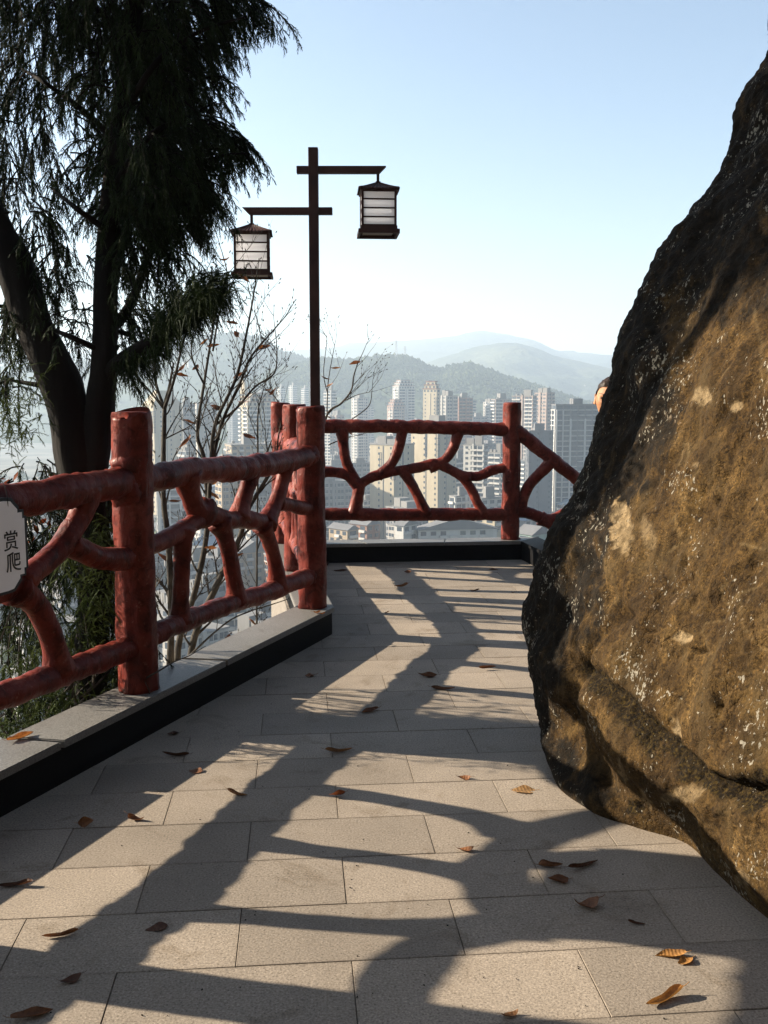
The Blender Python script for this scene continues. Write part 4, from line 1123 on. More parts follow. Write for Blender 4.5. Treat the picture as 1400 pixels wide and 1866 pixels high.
# ------------------------------------------------------------------ bare magnolia shrubs
def shrub(name, label, stems, Y, seed, group, twigs=1.0, leaves=(), base=None):
    """stems: list of (px points, radius at foot, radius at tip)."""
    rnd = random.Random(seed)
    p0 = at_y(*stems[0][0][0], Y)
    root = empty(name, (p0.x, p0.y, p0.z)); oo = root.location.copy()
    tag(root, label, 'shrub', group)
    fine = MB()
    tips = []
    def grow(p, d, ln, r, lvl):
        n = 5; pts = [p.copy()]; q = p.copy(); dd = d.copy()
        for i in range(n):
            dd = (dd + Vector((rnd.gauss(0, .10), rnd.gauss(0, .10), rnd.gauss(.05, .07)))).normalized()
            q = q + dd * (ln / n); pts.append(q.copy())
        fine.tube(pts, [r * (1 - .65 * i / n) for i in range(n + 1)], 5 if lvl < 2 else 4, None, False)
        tips.append((pts[-1], dd.copy()))
        # buds
        if lvl >= 1 and rnd.random() < .7:
            e = pts[-1]; fine.tube([e, e + dd * .008, e + dd * .02], [.002, .0042, .001], 5)
        if lvl < 3:
            for i in range(1, n + 1):
                if rnd.random() < (.62 if lvl == 0 else .40):
                    side = Vector((rnd.gauss(0, 1), rnd.gauss(0, .7), rnd.gauss(.35, .5))).normalized()
                    nd_ = (dd * .85 + side * .62).normalized()
                    grow(pts[i], nd_, ln * rnd.uniform(.35, .6), r * .55, lvl + 1)
    for si, (px, r0, r1) in enumerate(stems):
        pts = [at_y(u, v, Y + (0.05 * math.sin(si * 2.1) + 0.12 * math.sin(si * 1.7) * i / len(px))) for i, (u, v) in enumerate(px)]
        cs = catmull(pts, 7); n = len(cs)
        rr = [r0 + (r1 - r0) * (i / (n - 1)) for i in range(n)]
        def bf(i, th, p): return rr[i] * .22 * noise.noise(Vector((math.cos(th) * 2, math.sin(th) * 2, i * .5 + si)))
        m = MB().tube(cs, rr, 8, bf)
        m.v = [(x - oo.x, y - oo.y, z - oo.z) for x, y, z in m.v]
        m.build('stem', M['twig'], root, True)
        for i in range(int(n * .22), n):
            if rnd.random() < .5 * twigs:
                d = (cs[min(i + 1, n - 1)] - cs[i - 1]).normalized()
                side = Vector((rnd.choice((-1, 1)) * rnd.uniform(.5, 1), rnd.gauss(0, .5), rnd.uniform(-.1, .5))).normalized()
                grow(cs[i], (d * .8 + side * .65).normalized(), rnd.uniform(.16, .42), max(.0026, rr[i] * .42), 1)
        grow(cs[-1], (cs[-1] - cs[-3]).normalized(), rnd.uniform(.18, .32), r1, 1)
    fine.v = [(x - oo.x, y - oo.y, z - oo.z) for x, y, z in fine.v]
    tag(fine.build('twigs', M['twig'], root), kind='stuff')
    for (u, v, ln) in leaves:
        p = at_y(u, v, Y)
        lf = link('leaf', rnd.choice(HANG), root)
        lf.location = p - oo; lf.scale = (ln * 1.0,) * 3; lf.color = (*rnd.choice(((.16, .06, .022), (.24, .11, .04), (.11, .04, .018), (.20, .08, .03))), 1)
        lf.rotation_euler = (rnd.uniform(-1, 1), rnd.uniform(-.9, .9), rnd.uniform(-.7, .7) + rnd.choice((0, math.pi)))
    return root
shrub('bare_shrub', 'large bare magnolia shrub with a few dry leaves behind the left railing', [
    ([(345, 1330), (350, 1180), (398, 1060), (435, 985), (452, 930), (500, 850)], .030, .012),
    ([(322, 1330), (325, 1180), (355, 1080), (378, 960), (372, 840), (360, 790), (372, 700), (388, 600)], .028, .007),
    ([(378, 960), (385, 850), (392, 775), (430, 690), (447, 620), (462, 540)], .018, .006),
    ([(385, 850), (405, 770), (437, 700), (458, 650), (500, 600)], .015, .005),
    ([(392, 775), (430, 745), (465, 705), (500, 680), (505, 640)], .010, .004),
    ([(388, 640), (400, 570), (415, 510), (405, 460)], .007, .003), ([(372, 700), (350, 650), (352, 600)], .008, .003),
    ([(435, 985), (470, 950), (505, 935)], .010, .004), ([(340, 1200), (420, 1130), (500, 1100)], .008, .004), ([(360, 1260), (450, 1200), (470, 1120)], .006, .003)], 6.9, 3,
    'bare shrubs outside the railing', 0.85,
    [(335, 670, .9), (357, 672, .75), (388, 632, 1.0), (410, 475, 1.0), (445, 508, .8), (393, 744, 1.0), (340, 807, 1.1), (345, 770, .8), (437, 685, 1.0), (480, 635, 1.0), (452, 880, .9), (395, 880, .9), (390, 905, .9), (375, 960, 1.0), (385, 1000, .9), (300, 1020, 1.1), (432, 1015, 1.0), (440, 895, 1.2), (415, 1165, .9), (460, 1135, .8),
     (455, 797, .8), (432, 610, .8), (424, 590, .8), (372, 625, .7)])
shrub('bare_shrub', 'slim mossy bare sapling just right of the left post', [
    ([(305, 1330), (312, 1150), (308, 1000), (298, 900), (300, 745)], .026, .014),
    ([(300, 745), (285, 700), (281, 650), (262, 600)], .011, .004), ([(300, 745), (318, 690), (330, 640), (350, 560), (355, 510)], .011, .003), ([(298, 745), (262, 700), (240, 690)], .006, .003), ([(300, 800), (340, 780), (372, 760)], .005, .002), ([(300, 900), (285, 860)], .004, .002)], 6.3, 9,
    'bare shrubs outside the railing', 0.8, [(330, 685, .8), (318, 915, .7), (322, 1010, .8)])
shrub('bare_shrub', 'thin bare shrub behind the end-on posts, left of the lamp post', [
    ([(470, 1330), (468, 1100), (470, 860), (470, 760), (475, 730)], .012, .006), ([(470, 860), (500, 790), (510, 740), (492, 715)], .007, .003), ([(470, 800), (455, 760), (452, 735)], .005, .002), ([(470, 1000), (500, 900), (508, 860)], .007, .003)], 9.4, 15,
    'bare shrubs outside the railing', 0.9, [(498, 715, .9), (488, 712, .7)])
shrub('bare_shrub', 'bare shrub with a curled leaf right of the lamp post', [
    ([(560, 1300), (570, 1000), (585, 830), (596, 757), (622, 735), (640, 712), (645, 685), (652, 662)], .016, .005), ([(596, 757), (598, 700), (606, 650), (612, 620)], .006, .002), ([(598, 720), (590, 680), (596, 620), (592, 610)], .005, .002),
    ([(625, 732), (650, 720), (672, 715)], .005, .002), ([(640, 765), (672, 740), (678, 712)], .006, .003), ([(600, 810), (625, 800), (645, 795)], .006, .003)], 9.6, 21,
    'bare shrubs outside the railing', 0.3, [(648, 663, 1.3), (592, 690, .8), (601, 703, .8), (612, 672, .8), (600, 762, .8), (637, 790, .7)])

# red-leaved bush and low evergreen sprigs outside the near bay
def leafy_bush(name, label, box, Y, n, meshes, mtl_stem, seed, sc=(.7, 1.3)):
    rnd = random.Random(seed)
    u0, v0, u1, v1 = box
    p0 = at_y((u0 + u1) / 2, v1, Y)
    root = empty(name, p0); oo = p0.copy(); tag(root, label, 'shrub')
    tw = MB()
    for k in range(26):
        u, v = rnd.uniform(u0, u1), v1 + rnd.uniform(-10, 60)
        a = at_y(u, v, Y + rnd.uniform(-.25, .25)); pts = [a]; d = Vector((rnd.gauss(0, .5), rnd.gauss(0, .3), 1)).normalized()
        for i in range(7):
            d = (d + Vector((rnd.gauss(0, .25), rnd.gauss(0, .2), .02))).normalized(); pts.append(pts[-1] + d * .07)
        tw.tube(pts, [.007 * (1 - .11 * i) for i in range(8)], 5, None, False)
    tw.v = [(x - oo.x, y - oo.y, z - oo.z) for x, y, z in tw.v]
    tag(tw.build('twigs', mtl_stem, root), kind='stuff')
    for k in range(n):
        p = at_y(rnd.uniform(u0, u1), v0 + (v1 - v0) * rnd.random() ** .7, Y + rnd.uniform(-.3, .3))
        lf = link('leaf', rnd.choice(meshes), root); lf.location = p - oo
        lf.rotation_euler = (rnd.uniform(-1.2, 1.2), rnd.uniform(-.4, 1.2), rnd.uniform(0, 6.3)); lf.scale = (rnd.uniform(*sc),) * 3
    return root
leafy_bush('red_leaved_shrub', 'small shrub with red autumn leaves behind the notice', (-30, 850, 215, 1010), 5.0, 70, SMALL, M['twig'], 5)
sp_root = empty('juniper_shrub', at_y(120, 1420, 4.25)); o3 = sp_root.location.copy()
tag(sp_root, 'low green juniper sprigs under the near railing bay', 'shrub')
P4, D4, L4 = [], [], []
for u, v, ru, rv, n in [(90, 1180, 60, 70, 120), (40, 1230, 60, 60, 70), (120, 1290, 70, 60, 150), (70, 1340, 60, 40, 90), (215, 1230, 22, 60, 60), (170, 1090, 45, 80, 150), (130, 1010, 40, 50, 60), (185, 990, 25, 40, 60), (10, 1330, 40, 40, 40), (210, 1100, 20, 70, 60), (40, 720, 50, 50, 50), (30, 780, 40, 40, 60)]:
    for k in range(int(n * 1.7)):
        p = at_y(u + rg.normal(0, .55) * ru, v + rg.normal(0, .55) * rv, 4.28 + rg.normal(0, .06) + max(0, (u - 100) * .0022))
        P4.append(p); D4.append((rg.normal(0, .7), rg.normal(0, .5), rg.normal(-.2, .6))); L4.append(rg.uniform(.05, .12))
tag(sprays('foliage', rel(P4, o3), np.array(D4), np.array(L4), M['needle_light'], sp_root, nb=24, blade=.018, width=.0026, droop=.2, seed=12), kind='stuff')
tb = MB(); rnd = random.Random(4)
for k in range(34):
    a = at_y(rnd.uniform(-20, 230), rnd.uniform(1250, 1420), 4.45 + rnd.uniform(-.1, .2)); d = Vector((rnd.gauss(0, .8), rnd.gauss(0, .3), .8)).normalized(); pts = [a]
    for i in range(7):
        d = (d + Vector((rnd.gauss(0, .2), rnd.gauss(0, .2), .03))).normalized(); pts.append(pts[-1] + d * .085)
    tb.tube(pts, [.007 * (1 - .11 * i) for i in range(8)], 5, None, False)
tb.v = [(x - o3.x, y - o3.y, z - o3.z) for x, y, z in tb.v]
tag(tb.build('twigs', M['twig'], sp_root), kind='stuff')

# ------------------------------------------------------------------ town
def wall_mat(name, c, var=0.12):
    c = tuple(x * 0.5 for x in c)
    m = mat(name, c, 0.85, 0.25)
    v = coord(m)
    st = ramp(m, noise_n(m, coord(m, (1, 1, 0.15)), 0.35, 6, 0.65), [(0.3, (1 - var * 1.6,) * 3), (0.65, (1 + var * .4,) * 3)])
    set_col(m, mix(m, 1.0, c, st, 'MULTIPLY'))
    return m
WM = {'cream': wall_mat('cream_render', (0.62, 0.53, 0.38)), 'white': wall_mat('white_render', (0.70, 0.69, 0.66)), 'grey': wall_mat('grey_render', (0.34, 0.34, 0.35)), 'slate': wall_mat('slate_render', (0.17, 0.18, 0.20)), 'tan': wall_mat('tan_render', (0.46, 0.36, 0.25)),
      'pink': wall_mat('pinkish_render', (0.55, 0.42, 0.36)), 'brick': wall_mat('brick_red_render', (0.36, 0.19, 0.13)), 'orange': wall_mat('orange_render', (0.60, 0.32, 0.20)), 'pale': wall_mat('pale_render', (0.60, 0.57, 0.53)), 'green': wall_mat('pale_green_render', (0.36, 0.48, 0.42))}
M['roof_grey'] = wall_mat('grey_roof', (0.22, 0.22, 0.23)); M['roof_red'] = wall_mat('red_tile_roof', (0.30, 0.13, 0.09)); M['roof_blue'] = wall_mat('blue_sheet_roof', (0.22, 0.32, 0.45)); M['roof_pale'] = wall_mat('pale_concrete_roof', (0.30, 0.29, 0.28))
M['pane'] = mat('dark_window_glass', (0.035, 0.045, 0.06), 0.25, 0.5)
M['trim'] = wall_mat('white_trim', (0.74, 0.72, 0.68), 0.06)

def face_M(org, d, n):
    """frame on a facade: x along it, y out of it, z up."""
    return Matrix(((d.x, n.x, 0, org.x), (d.y, n.y, 0, org.y), (0, 0, 1, org.z), (0, 0, 0, 1)))
def building(name, label, ul, uc, ur, vt, D, a=45, style='A', wall='cream', roof='flat', zb=None, cat='building', group=None, seed=0, trim=None):
    rnd = random.Random(seed + int(uc * 7 + D))
    a = R(a)
    zb = TOWN_Z if zb is None else zb
    c = at_y(uc, 717, D); org = Vector((c.x, c.y, zb))
    zt = at_y(uc, vt, D).z - zb
    dl = Vector((-math.cos(a), math.sin(a), 0)); dr = Vector((math.sin(a), math.cos(a), 0))
    wl_ = max(2.5, (uc - ul) * D / F / math.cos(a)); wr_ = max(2.5, (ur - uc) * D / F / math.sin(a))
    nl = Vector((-math.sin(a), -math.cos(a), 0)); nr_ = Vector((math.cos(a), -math.sin(a), 0))
    root = empty(name, org); tag(root, label, cat, group)
    Z = Vector((0, 0, 0))
    A = Matrix(((dl.x, dr.x, 0, 0), (dl.y, dr.y, 0, 0), (0, 0, 1, 0), (0, 0, 0, 1)))
    w = MB(); w.box(0, wl_, 0, wr_, 0, zt, A)
    g = MB(); t = MB(); rf = MB(); b = MB()
    fl = 3.0; nfl = max(2, int(zt / fl))
    for side, (d, n, ln) in enumerate(((dl, nl, wl_), (dr, nr_, wr_))):
        Fm = face_M(Z, d, n)
        def put(mb, x0, x1, y1, z0, z1): mb.box(x0, x1, 0.0 if mb is not g else 0.001, y1, z0, z1, Fm)
        nc = max(1, int(ln / 3.4)); cw = ln / nc
        f0 = max(0, nfl - 34)
        for f in range(f0, nfl):
            z = zt - (nfl - f) * fl
            if style == 'A':                       # plain slab with small windows
                for k in range(nc):
                    if (k + side) % 2 == 0 or nc < 3: put(g, (k + .36) * cw, (k + .62) * cw, .05, z + 1.0, z + 2.2)
            elif style == 'B':                     # balconies
                for k in range(nc):
                    if k % 3 == 2: put(g, (k + .3) * cw, (k + .7) * cw, .05, z + .9, z + 2.3)
                    else:
                        put(g, (k + .06) * cw, (k + .94) * cw, .05, z + .35, z + 2.6)
                        put(b, (k + .02) * cw, (k + .98) * cw, .95, z - .15, z + .85)
            elif style == 'C':                     # grey tower with white storey lines
                x = 0
                while x < ln - .5:
                    seg = rnd.choice((3.2, 4.6, 5.6)) if f == f0 else 4.6
                    x1 = min(ln, x + seg)
                    put(g, x + .5, x1 - .5, .06, z + .8, z + 2.5)
                    if rnd.random() < .86: put(b, x + .25, x1 - .25, .55, z - .18, z + .28)
                    x = x1
            elif style == 'D':                     # paired windows with sills
                for k in range(nc):
                    put(g, (k + .12) * cw, (k + .46) * cw, .05, z + .8, z + 2.3); put(g, (k + .54) * cw, (k + .88) * cw, .05, z + .8, z + 2.3)
                    if (f + k) % 3: put(b, (k + .08) * cw, (k + .92) * cw, .32, z + .5, z + .75)
            elif style == 'E':                     # low block
                for k in range(nc):
                    if rnd.random() < .88: put(g, (k + .22) * cw, (k + .78) * cw, .05, z + .9, z + 2.35)
                    if rnd.random() < .3: put(b, (k + .15) * cw, (k + .85) * cw, .8, z - .1, z + .8)
        if style == 'C':
            for k in range(1, int(ln / 9) + 1): put(b, k * 9.2 - .5, k * 9.2 + .5, .8, 0, zt - 8)
            put(b, 0.0, .9, .7, 0, zt - 3); put(b, 4.2, 4.8, .7, 0, zt - 3)
        if style == 'A':                           # framed panels near the top and a seam
            for k in range(0, max(1, nc - 1), 2):
                x0, x1, z1 = (k + .05) * cw, (k + .30) * cw, zt - 4
                for q in range(5): put(g, x0, x1, .12, z1 - q * 3.4, z1 - q * 3.4 + .25)
                put(g, x0 - .25, x0, .12, z1 - 13.6, z1 + .25); put(g, x1, x1 + .25, .12, z1 - 13.6, z1 + .25)
            if ln > 12: put(g, ln * .42, ln * .42 + .5, .10, 0, zt - .4)
        if style in 'BD' and ln > 9:
            put(w, -.0, .9, .5, 0, zt + .6); put(w, ln * .48, ln * .48 + 1.2, .6, 0, zt + .8)
    # roofs
    if style in 'BDE':
        for q in range(min(70, int(zt * (wl_ + wr_) / 55))):
            sd = rnd.random() < .5; ln = wl_ if sd else wr_
            Fm = face_M(Z, dl if sd else dr, nl if sd else nr_); x = rnd.uniform(.3, max(.4, ln - 1.2)); z = max(2, zt - 3.0 * rnd.randint(1, max(1, min(nfl - 1, 26)))) + .3
            t.box(x, x + .9, .02, .42, z, z + .65, Fm)
    if roof == 'flat' or roof == 'core':
        rf.box(-.25, wl_ + .25, -.25, wr_ + .25, zt, zt + .5, A)
        k = 1 if roof == 'flat' else 2
        for q in range(k):
            x0 = wl_ * (.15 + .4 * q); rf.box(x0, min(wl_, x0 + min(7, wl_ * .35)), wr_ * .25, wr_ * .25 + min(6, wr_ * .4), zt + .5, zt + rnd.uniform(2.8, 5.5), A)
        for q in range(rnd.randint(1, 4)):
            x, y = rnd.uniform(.1, .85) * wl_, rnd.uniform(.1, .8) * wr_; rf.box(x, x + 1.6, y, y + 1.4, zt + .5, zt + 1.9, A)
        rm = M['roof_pale'] if wall != 'slate' else M['roof_grey']
    elif roof == 'crown':                          # stepped crown with red caps
        for q, (i, h) in enumerate(((.0, 3.2), (.14, 6.4), (.30, 9.2))):
            w.box(wl_ * i * .6, wl_ * (1 - i * .6), wr_ * i * .6, wr_ * (1 - i * .6), zt + (0 if q == 0 else h - 3.2), zt + h, A)
            for ww, dd, nn, ln in ((wl_, dl, nl, wl_), (wr_, dr, nr_, wr_)):
                Fm = face_M(dl * (wl_ * i * .6) + dr * (wr_ * i * .6), dd, nn); l2 = ln * (1 - i * 1.2)
                for k in range(max(1, int(l2 / 3.2))):
                    cw = l2 / max(1, int(l2 / 3.2)); g.box((k + .25) * cw, (k + .75) * cw, .001, .06, zt + h - 2.5, zt + h - .8, Fm)
            rf.box(wl_ * i * .6 - .5, wl_ * (1 - i * .6) + .5, wr_ * i * .6 - .5, wr_ * (1 - i * .6) + .5, zt + h, zt + h + .55, A)
        rm = M['roof_red']
    elif roof in ('gable', 'gable_red', 'gable_blue'):
        h = min(4.0, wr_ * .3); e = .6
        vs = [A @ Vector(p) for p in ((-e, -e, zt - .1), (wl_ + e, -e, zt - .1), (wl_ + e, wr_ + e, zt - .1), (-e, wr_ + e, zt - .1), (-e, wr_ / 2, zt + h), (wl_ + e, wr_ / 2, zt + h))]
        rf.add(vs, [(0, 1, 5, 4), (2, 3, 4, 5), (0, 4, 3), (1, 2, 5), (3, 2, 1, 0)])
        rm = {'gable': M['roof_grey'], 'gable_red': M['roof_red'], 'gable_blue': M['roof_blue']}[roof]
    elif roof == 'pyramid':
        h = 9
        vs = [A @ Vector(p) for p in ((0, 0, zt), (wl_, 0, zt), (wl_, wr_, zt), (0, wr_, zt), (wl_ * .3, wr_ * .3, zt + h), (wl_ * .7, wr_ * .3, zt + h), (wl_ * .7, wr_ * .7, zt + h), (wl_ * .3, wr_ * .7, zt + h))]
        rf.add(vs, [(0, 1, 5, 4), (1, 2, 6, 5), (2, 3, 7, 6), (3, 0, 4, 7), (4, 5, 6, 7)])
        rm = WM[wall]
    w.build('wall', WM[wall], root)
    if g.v: tag(g.build('window_grid', M['pane'], root), kind='stuff')
    if b.v: tag(b.build('balcony_bands', M[trim] if trim in M else (WM[trim] if trim else M['trim']), root), kind='stuff')
    if t.v: tag(t.build('air_conditioners', M['roof_pale'], root), kind='stuff')
    rf.build('roof', rm, root)
    return root

ordw = ['first', 'second', 'third', 'fourth', 'fifth', 'sixth', 'seventh', 'eighth', 'ninth', 'tenth', 'eleventh', 'twelfth', 'thirteenth', 'fourteenth', 'fifteenth', 'sixteenth', 'seventeenth', 'eighteenth', 'nineteenth', 'twentieth']
TG = 'high-rise towers of the town'
LG = 'low buildings of the old town'
def T(label, *a, **k): return building('tower_block', label, *a, cat='tower', group=TG, **k)
T('tall grey tower ruled with white storey lines beside the boulder', 1009, 1014, 1150, 738, 565, 76, 'C', 'slate', 'core')
T('windowless dark slate block left of the ruled grey tower', 962, 966, 1012, 786, 545, 74, 'A', 'slate')
T('pale pink tower with orange lit corner right of the far post', 938, 972, 980, 722, 760, 40, 'B', 'pink')
T('plain pinkish tower with small white rooftop kiosk, behind the slate block', 978, 997, 1014, 716, 800, 48, 'D', 'pink', 'core')
T('pinkish balcony tower directly behind the far post', 897, 903, 945, 728, 860, 70, 'B', 'pink', 'core')
T('tallest cream tower with stepped crown and red caps above the back rail', 772, 796, 803, 716, 800, 36, 'A', 'cream', 'crown')
T('grey slab tower joined right of the crowned tower', 800, 814, 836, 722, 830, 48, 'D', 'pale', 'core')
T('brown shaded tower with orange roof kiosks right of the grey slab', 832, 836, 863, 726, 870, 64, 'D', 'brick', 'core')
T('white tower with red crown standing before the wooded hill', 716, 727, 756, 709, 1040, 60, 'B', 'white', 'crown')
T('lower pinkish twin with red crown in front of the white crowned tower', 706, 717, 738, 746, 960, 58, 'B', 'pink', 'crown')
T('pale tower half hidden by twigs right of the lamp post', 640, 652, 671, 726, 990, 52, 'B', 'pale', 'core')
T('narrow white tower immediately right of the lamp post', 590, 604, 612, 712, 940, 40, 'B', 'white')
T('broad cream slab tower with sunlit face under the back rail, left one', 674, 718, 757, 812, 490, 38, 'A', 'cream', 'core')
T('broad cream slab tower with sunlit face under the back rail, right one', 751, 799, 836, 774, 520, 42, 'A', 'cream')
T('white balcony block with crane on top seen in the right opening of the back rail', 848, 884, 892, 812, 540, 34, 'B', 'white', 'core')
T('lower white balcony block next to the far post', 893, 914, 930, 826, 560, 40, 'B', 'white')
T('blue-grey block with white window frames left of the left cream slab', 636, 640, 677, 845, 620, 70, 'D', 'grey')
T('small shaded block in the leftmost opening of the back rail', 588, 594, 632, 850, 700, 66, 'D', 'grey')
T('near grey tower with rows of windows behind the left back branches', 560, 570, 640, 880, 455, 70, 'D', 'grey')
T('cream tower with pyramid roof right of the left post', 252, 279, 322, 738, 610, 44, 'A', 'cream', 'pyramid')
T('grey tower with two bright cream strips behind the bare sapling', 318, 334, 352, 736, 640, 50, 'D', 'grey')
T('slim grey tower with cream side between the bare stems', 350, 358, 392, 735, 655, 60, 'A', 'pale')
T('ornate stepped cream hotel with many arched windows behind the shrubs', 430, 452, 505, 741, 680, 58, 'B', 'cream', 'crown')
T('slim turret of the ornate cream hotel', 436, 446, 452, 716, 690, 45, 'D', 'cream', 'pyramid')
T('tan slab tower with window columns behind the middle railing bay', 384, 400, 440, 850, 430, 60, 'D', 'tan', 'core')
T('brown office block with flat tan roof behind the shrub', 400, 420, 512, 812, 500, 68, 'E', 'tan')
T('near grey tower with white floor lines right of the left post', 276, 284, 336, 880, 410, 72, 'C', 'grey')
T('pale grey tower seen below the middle railing bay', 440, 452, 512, 905, 395, 66, 'D', 'pale')
T('tall white balcony tower between the left post and sapling', 318, 336, 352, 822, 520, 46, 'B', 'white', 'core')
T('shaded blue-grey slab behind the back rail, left of the far post', 856, 862, 890, 760, 980, 66, 'D', 'grey')
far = [(504, 512, 520, 706, 1350), (526, 534, 541, 703, 1400), (549, 556, 562, 708, 1380), (1003, 1012, 1020, 697, 2700), (1022, 1027, 1033, 700, 2750), (1036, 1041, 1048, 708, 2650), (985, 990, 998, 708, 2600), (1058, 1066, 1078, 704, 2500), (330, 345, 352, 660, 1750), (352, 358, 366, 668, 1760), (468, 474, 482, 715, 1300), (930, 938, 948, 733, 1180)]
names = ['palest far tower just left of the end-on posts', 'far pale tower, second left of the lamp post', 'far pale tower touching the lamp post', 'very far hazy tower nearest the wooded hill', 'very far hazy tower, second right of the hill', 'very far hazy tower, third right of the hill', 'very far low tower at the hill foot', 'very far hazy tower beside the peeping head', 'white tower high on the blue left hill', 'lower white tower on the blue left hill', 'hazy tower right of the hotel turret', 'hazy tower just right of the far post']
for (ul, uc, ur, vt, D), nm in zip(far, names):
    T(nm, ul, uc, ur, vt, D, 50, 'B' if D < 1500 else 'D', 'white' if D > 1000 else 'pale', zb=TOWN_Z if D < 1700 or D > 2300 else -20)
mrnd = random.Random(19)
for k in range(20):
    u = 236 + 37 * k + mrnd.uniform(-10, 10); w_ = mrnd.uniform(9, 15); D = mrnd.uniform(860, 1250)
    T(f'hazy {"grey" if k % 2 else "pale"} tower, {ordw[k]} from the left in the mid-distance row', u - w_, u - w_ + 2 * w_ * mrnd.uniform(.3, .6), u + w_, mrnd.uniform(728, 775), D, mrnd.uniform(45, 62), mrnd.choice('BDD'), mrnd.choice(('grey', 'slate', 'grey') if k % 2 else ('pale', 'cream', 'pink')), mrnd.choice(('flat', 'core')))
for k in range(13):
    u = 586 + 35 * k + mrnd.uniform(-9, 9); w_ = mrnd.uniform(12, 19); D = mrnd.uniform(600, 760)
    T(f'shaded {"slate" if k % 2 else "grey"} block, {ordw[k]} from the left behind the openings of the back rail', u - w_, u - w_ + 2 * w_ * mrnd.uniform(.2, .4), u + w_, mrnd.uniform(805, 880), D, mrnd.uniform(55, 70), mrnd.choice('DDB'), 'slate' if k % 2 else 'grey', mrnd.choice(('flat', 'core')))
# near low-rise seen over the back kerb
def Lb(label, *a, **k): return building('low_building', label, *a, group=LG, **k)
Lb('white three-storey house with lit gable end over the back kerb', 721, 736, 762, 958, 335, 40, 'E', 'white', 'gable')
Lb('long white block with rows of windows above the back kerb', 758, 764, 912, 966, 338, 80, 'E', 'white', 'gable')
Lb('cream block with dark eaves left of the far post', 870, 905, 922, 944, 372, 38, 'E', 'cream', 'gable')
Lb('small brick house with grey gable roof left above the back kerb', 636, 668, 692, 957, 372, 44, 'E', 'brick', 'gable')
Lb('house with grey tiled roof at the left end of the back kerb', 596, 632, 652, 966, 352, 46, 'E', 'tan', 'gable')
Lb('white row with striped balconies below the right cream slab', 822, 830, 872, 906, 430, 60, 'B', 'white')
Lb('flat grey block with white roof sheds near the far post', 868, 880, 922, 910, 420, 62, 'E', 'pale')
Lb('pale green fronted block right of the far post', 950, 974, 1012, 975, 300, 52, 'E', 'green', 'gable')
Lb('brick house low beside the boulder behind the steps railing', 975, 1003, 1030, 1000, 270, 46, 'E', 'brick', 'gable')
rowsl = [(232, 'nearest row', 8, -60, 560), (285, 'second row', 10, -80, 600), (345, 'third row', 12, -100, 580), (410, 'fourth row', 15, -120, 1080), (480, 'fifth row', 16, -120, 1080), (560, 'sixth row', 16, -120, 1090), (660, 'farthest row', 16, -120, 1100)]
lr = random.Random(77)
for D, rn, n, u0, u1 in rowsl:
    for k in range(n):
        u = u0 + (u1 - u0) * (k + .5 + lr.uniform(-.28, .28)) / n
        half_w = lr.uniform(13, 24) * F / D / 2
        h = lr.choice((7, 9, 12, 12, 15, 18, 21)) if D < 500 else lr.choice((6, 9, 12, 12, 15))
        Dk = D + lr.uniform(-22, 22)
        vt = pix((0, Dk, TOWN_Z + h))[1]
        wc = lr.choice(('white', 'white', 'pale', 'cream', 'tan', 'grey', 'brick', 'pale') if D > 360 else ('grey', 'pale', 'slate', 'tan', 'grey', 'slate', 'brick', 'grey')); rfk = lr.choice(('flat', 'flat', 'core', 'gable', 'core', 'gable_blue', 'gable'))
        rt = {'flat': 'flat roofed', 'core': 'flat roofed', 'gable': 'grey gabled', 'gable_red': 'red gabled', 'gable_blue': 'blue gabled'}[rfk]
        st = lr.choice('EEEBD')
        f = lr.uniform(.3, .7)
        Lb(f'{rt} {wc} town house, {ordw[k]} from the left in the {rn} below', u - half_w, u - half_w + 2 * half_w * f, u + half_w, vt, Dk, lr.uniform(35, 65), st, wc, rfk, seed=k)
# street trees between the houses
tv, tf = [], []
for k in range(1900):
    D = lr.uniform(200, 900); u = lr.uniform(-900, 2000); c = at_y(u, 717, D); s = lr.uniform(1.8, 4)
    n0 = len(tv)
    for i in range(9):
        q = (c.x + lr.gauss(0, s * .6), c.y + lr.gauss(0, s * .6), TOWN_Z + s * 1.1 + lr.gauss(0, s * .5)); r = s * lr.uniform(.3, .7)
        m0 = len(tv)
        tv += [(q[0] + a * r, q[1] + b * r, q[2] + c_ * r) for a, b, c_ in ((1, 0, 0), (-1, 0, 0), (0, 1, 0), (0, -1, 0), (0, 0, 1), (0, 0, -1))]
        tf += [(m0 + x, m0 + y, m0 + z) for x, y, z in ((0, 2, 4), (2, 1, 4), (1, 3, 4), (3, 0, 4), (2, 0, 5), (1, 2, 5), (3, 1, 5), (0, 3, 5))]
tag(link('town_greenery', np_mesh('town_greenery', np.array(tv), np.array(tf), M['hill_wood'], False)), 'small trees scattered between the houses of the town', 'greenery', kind='stuff')
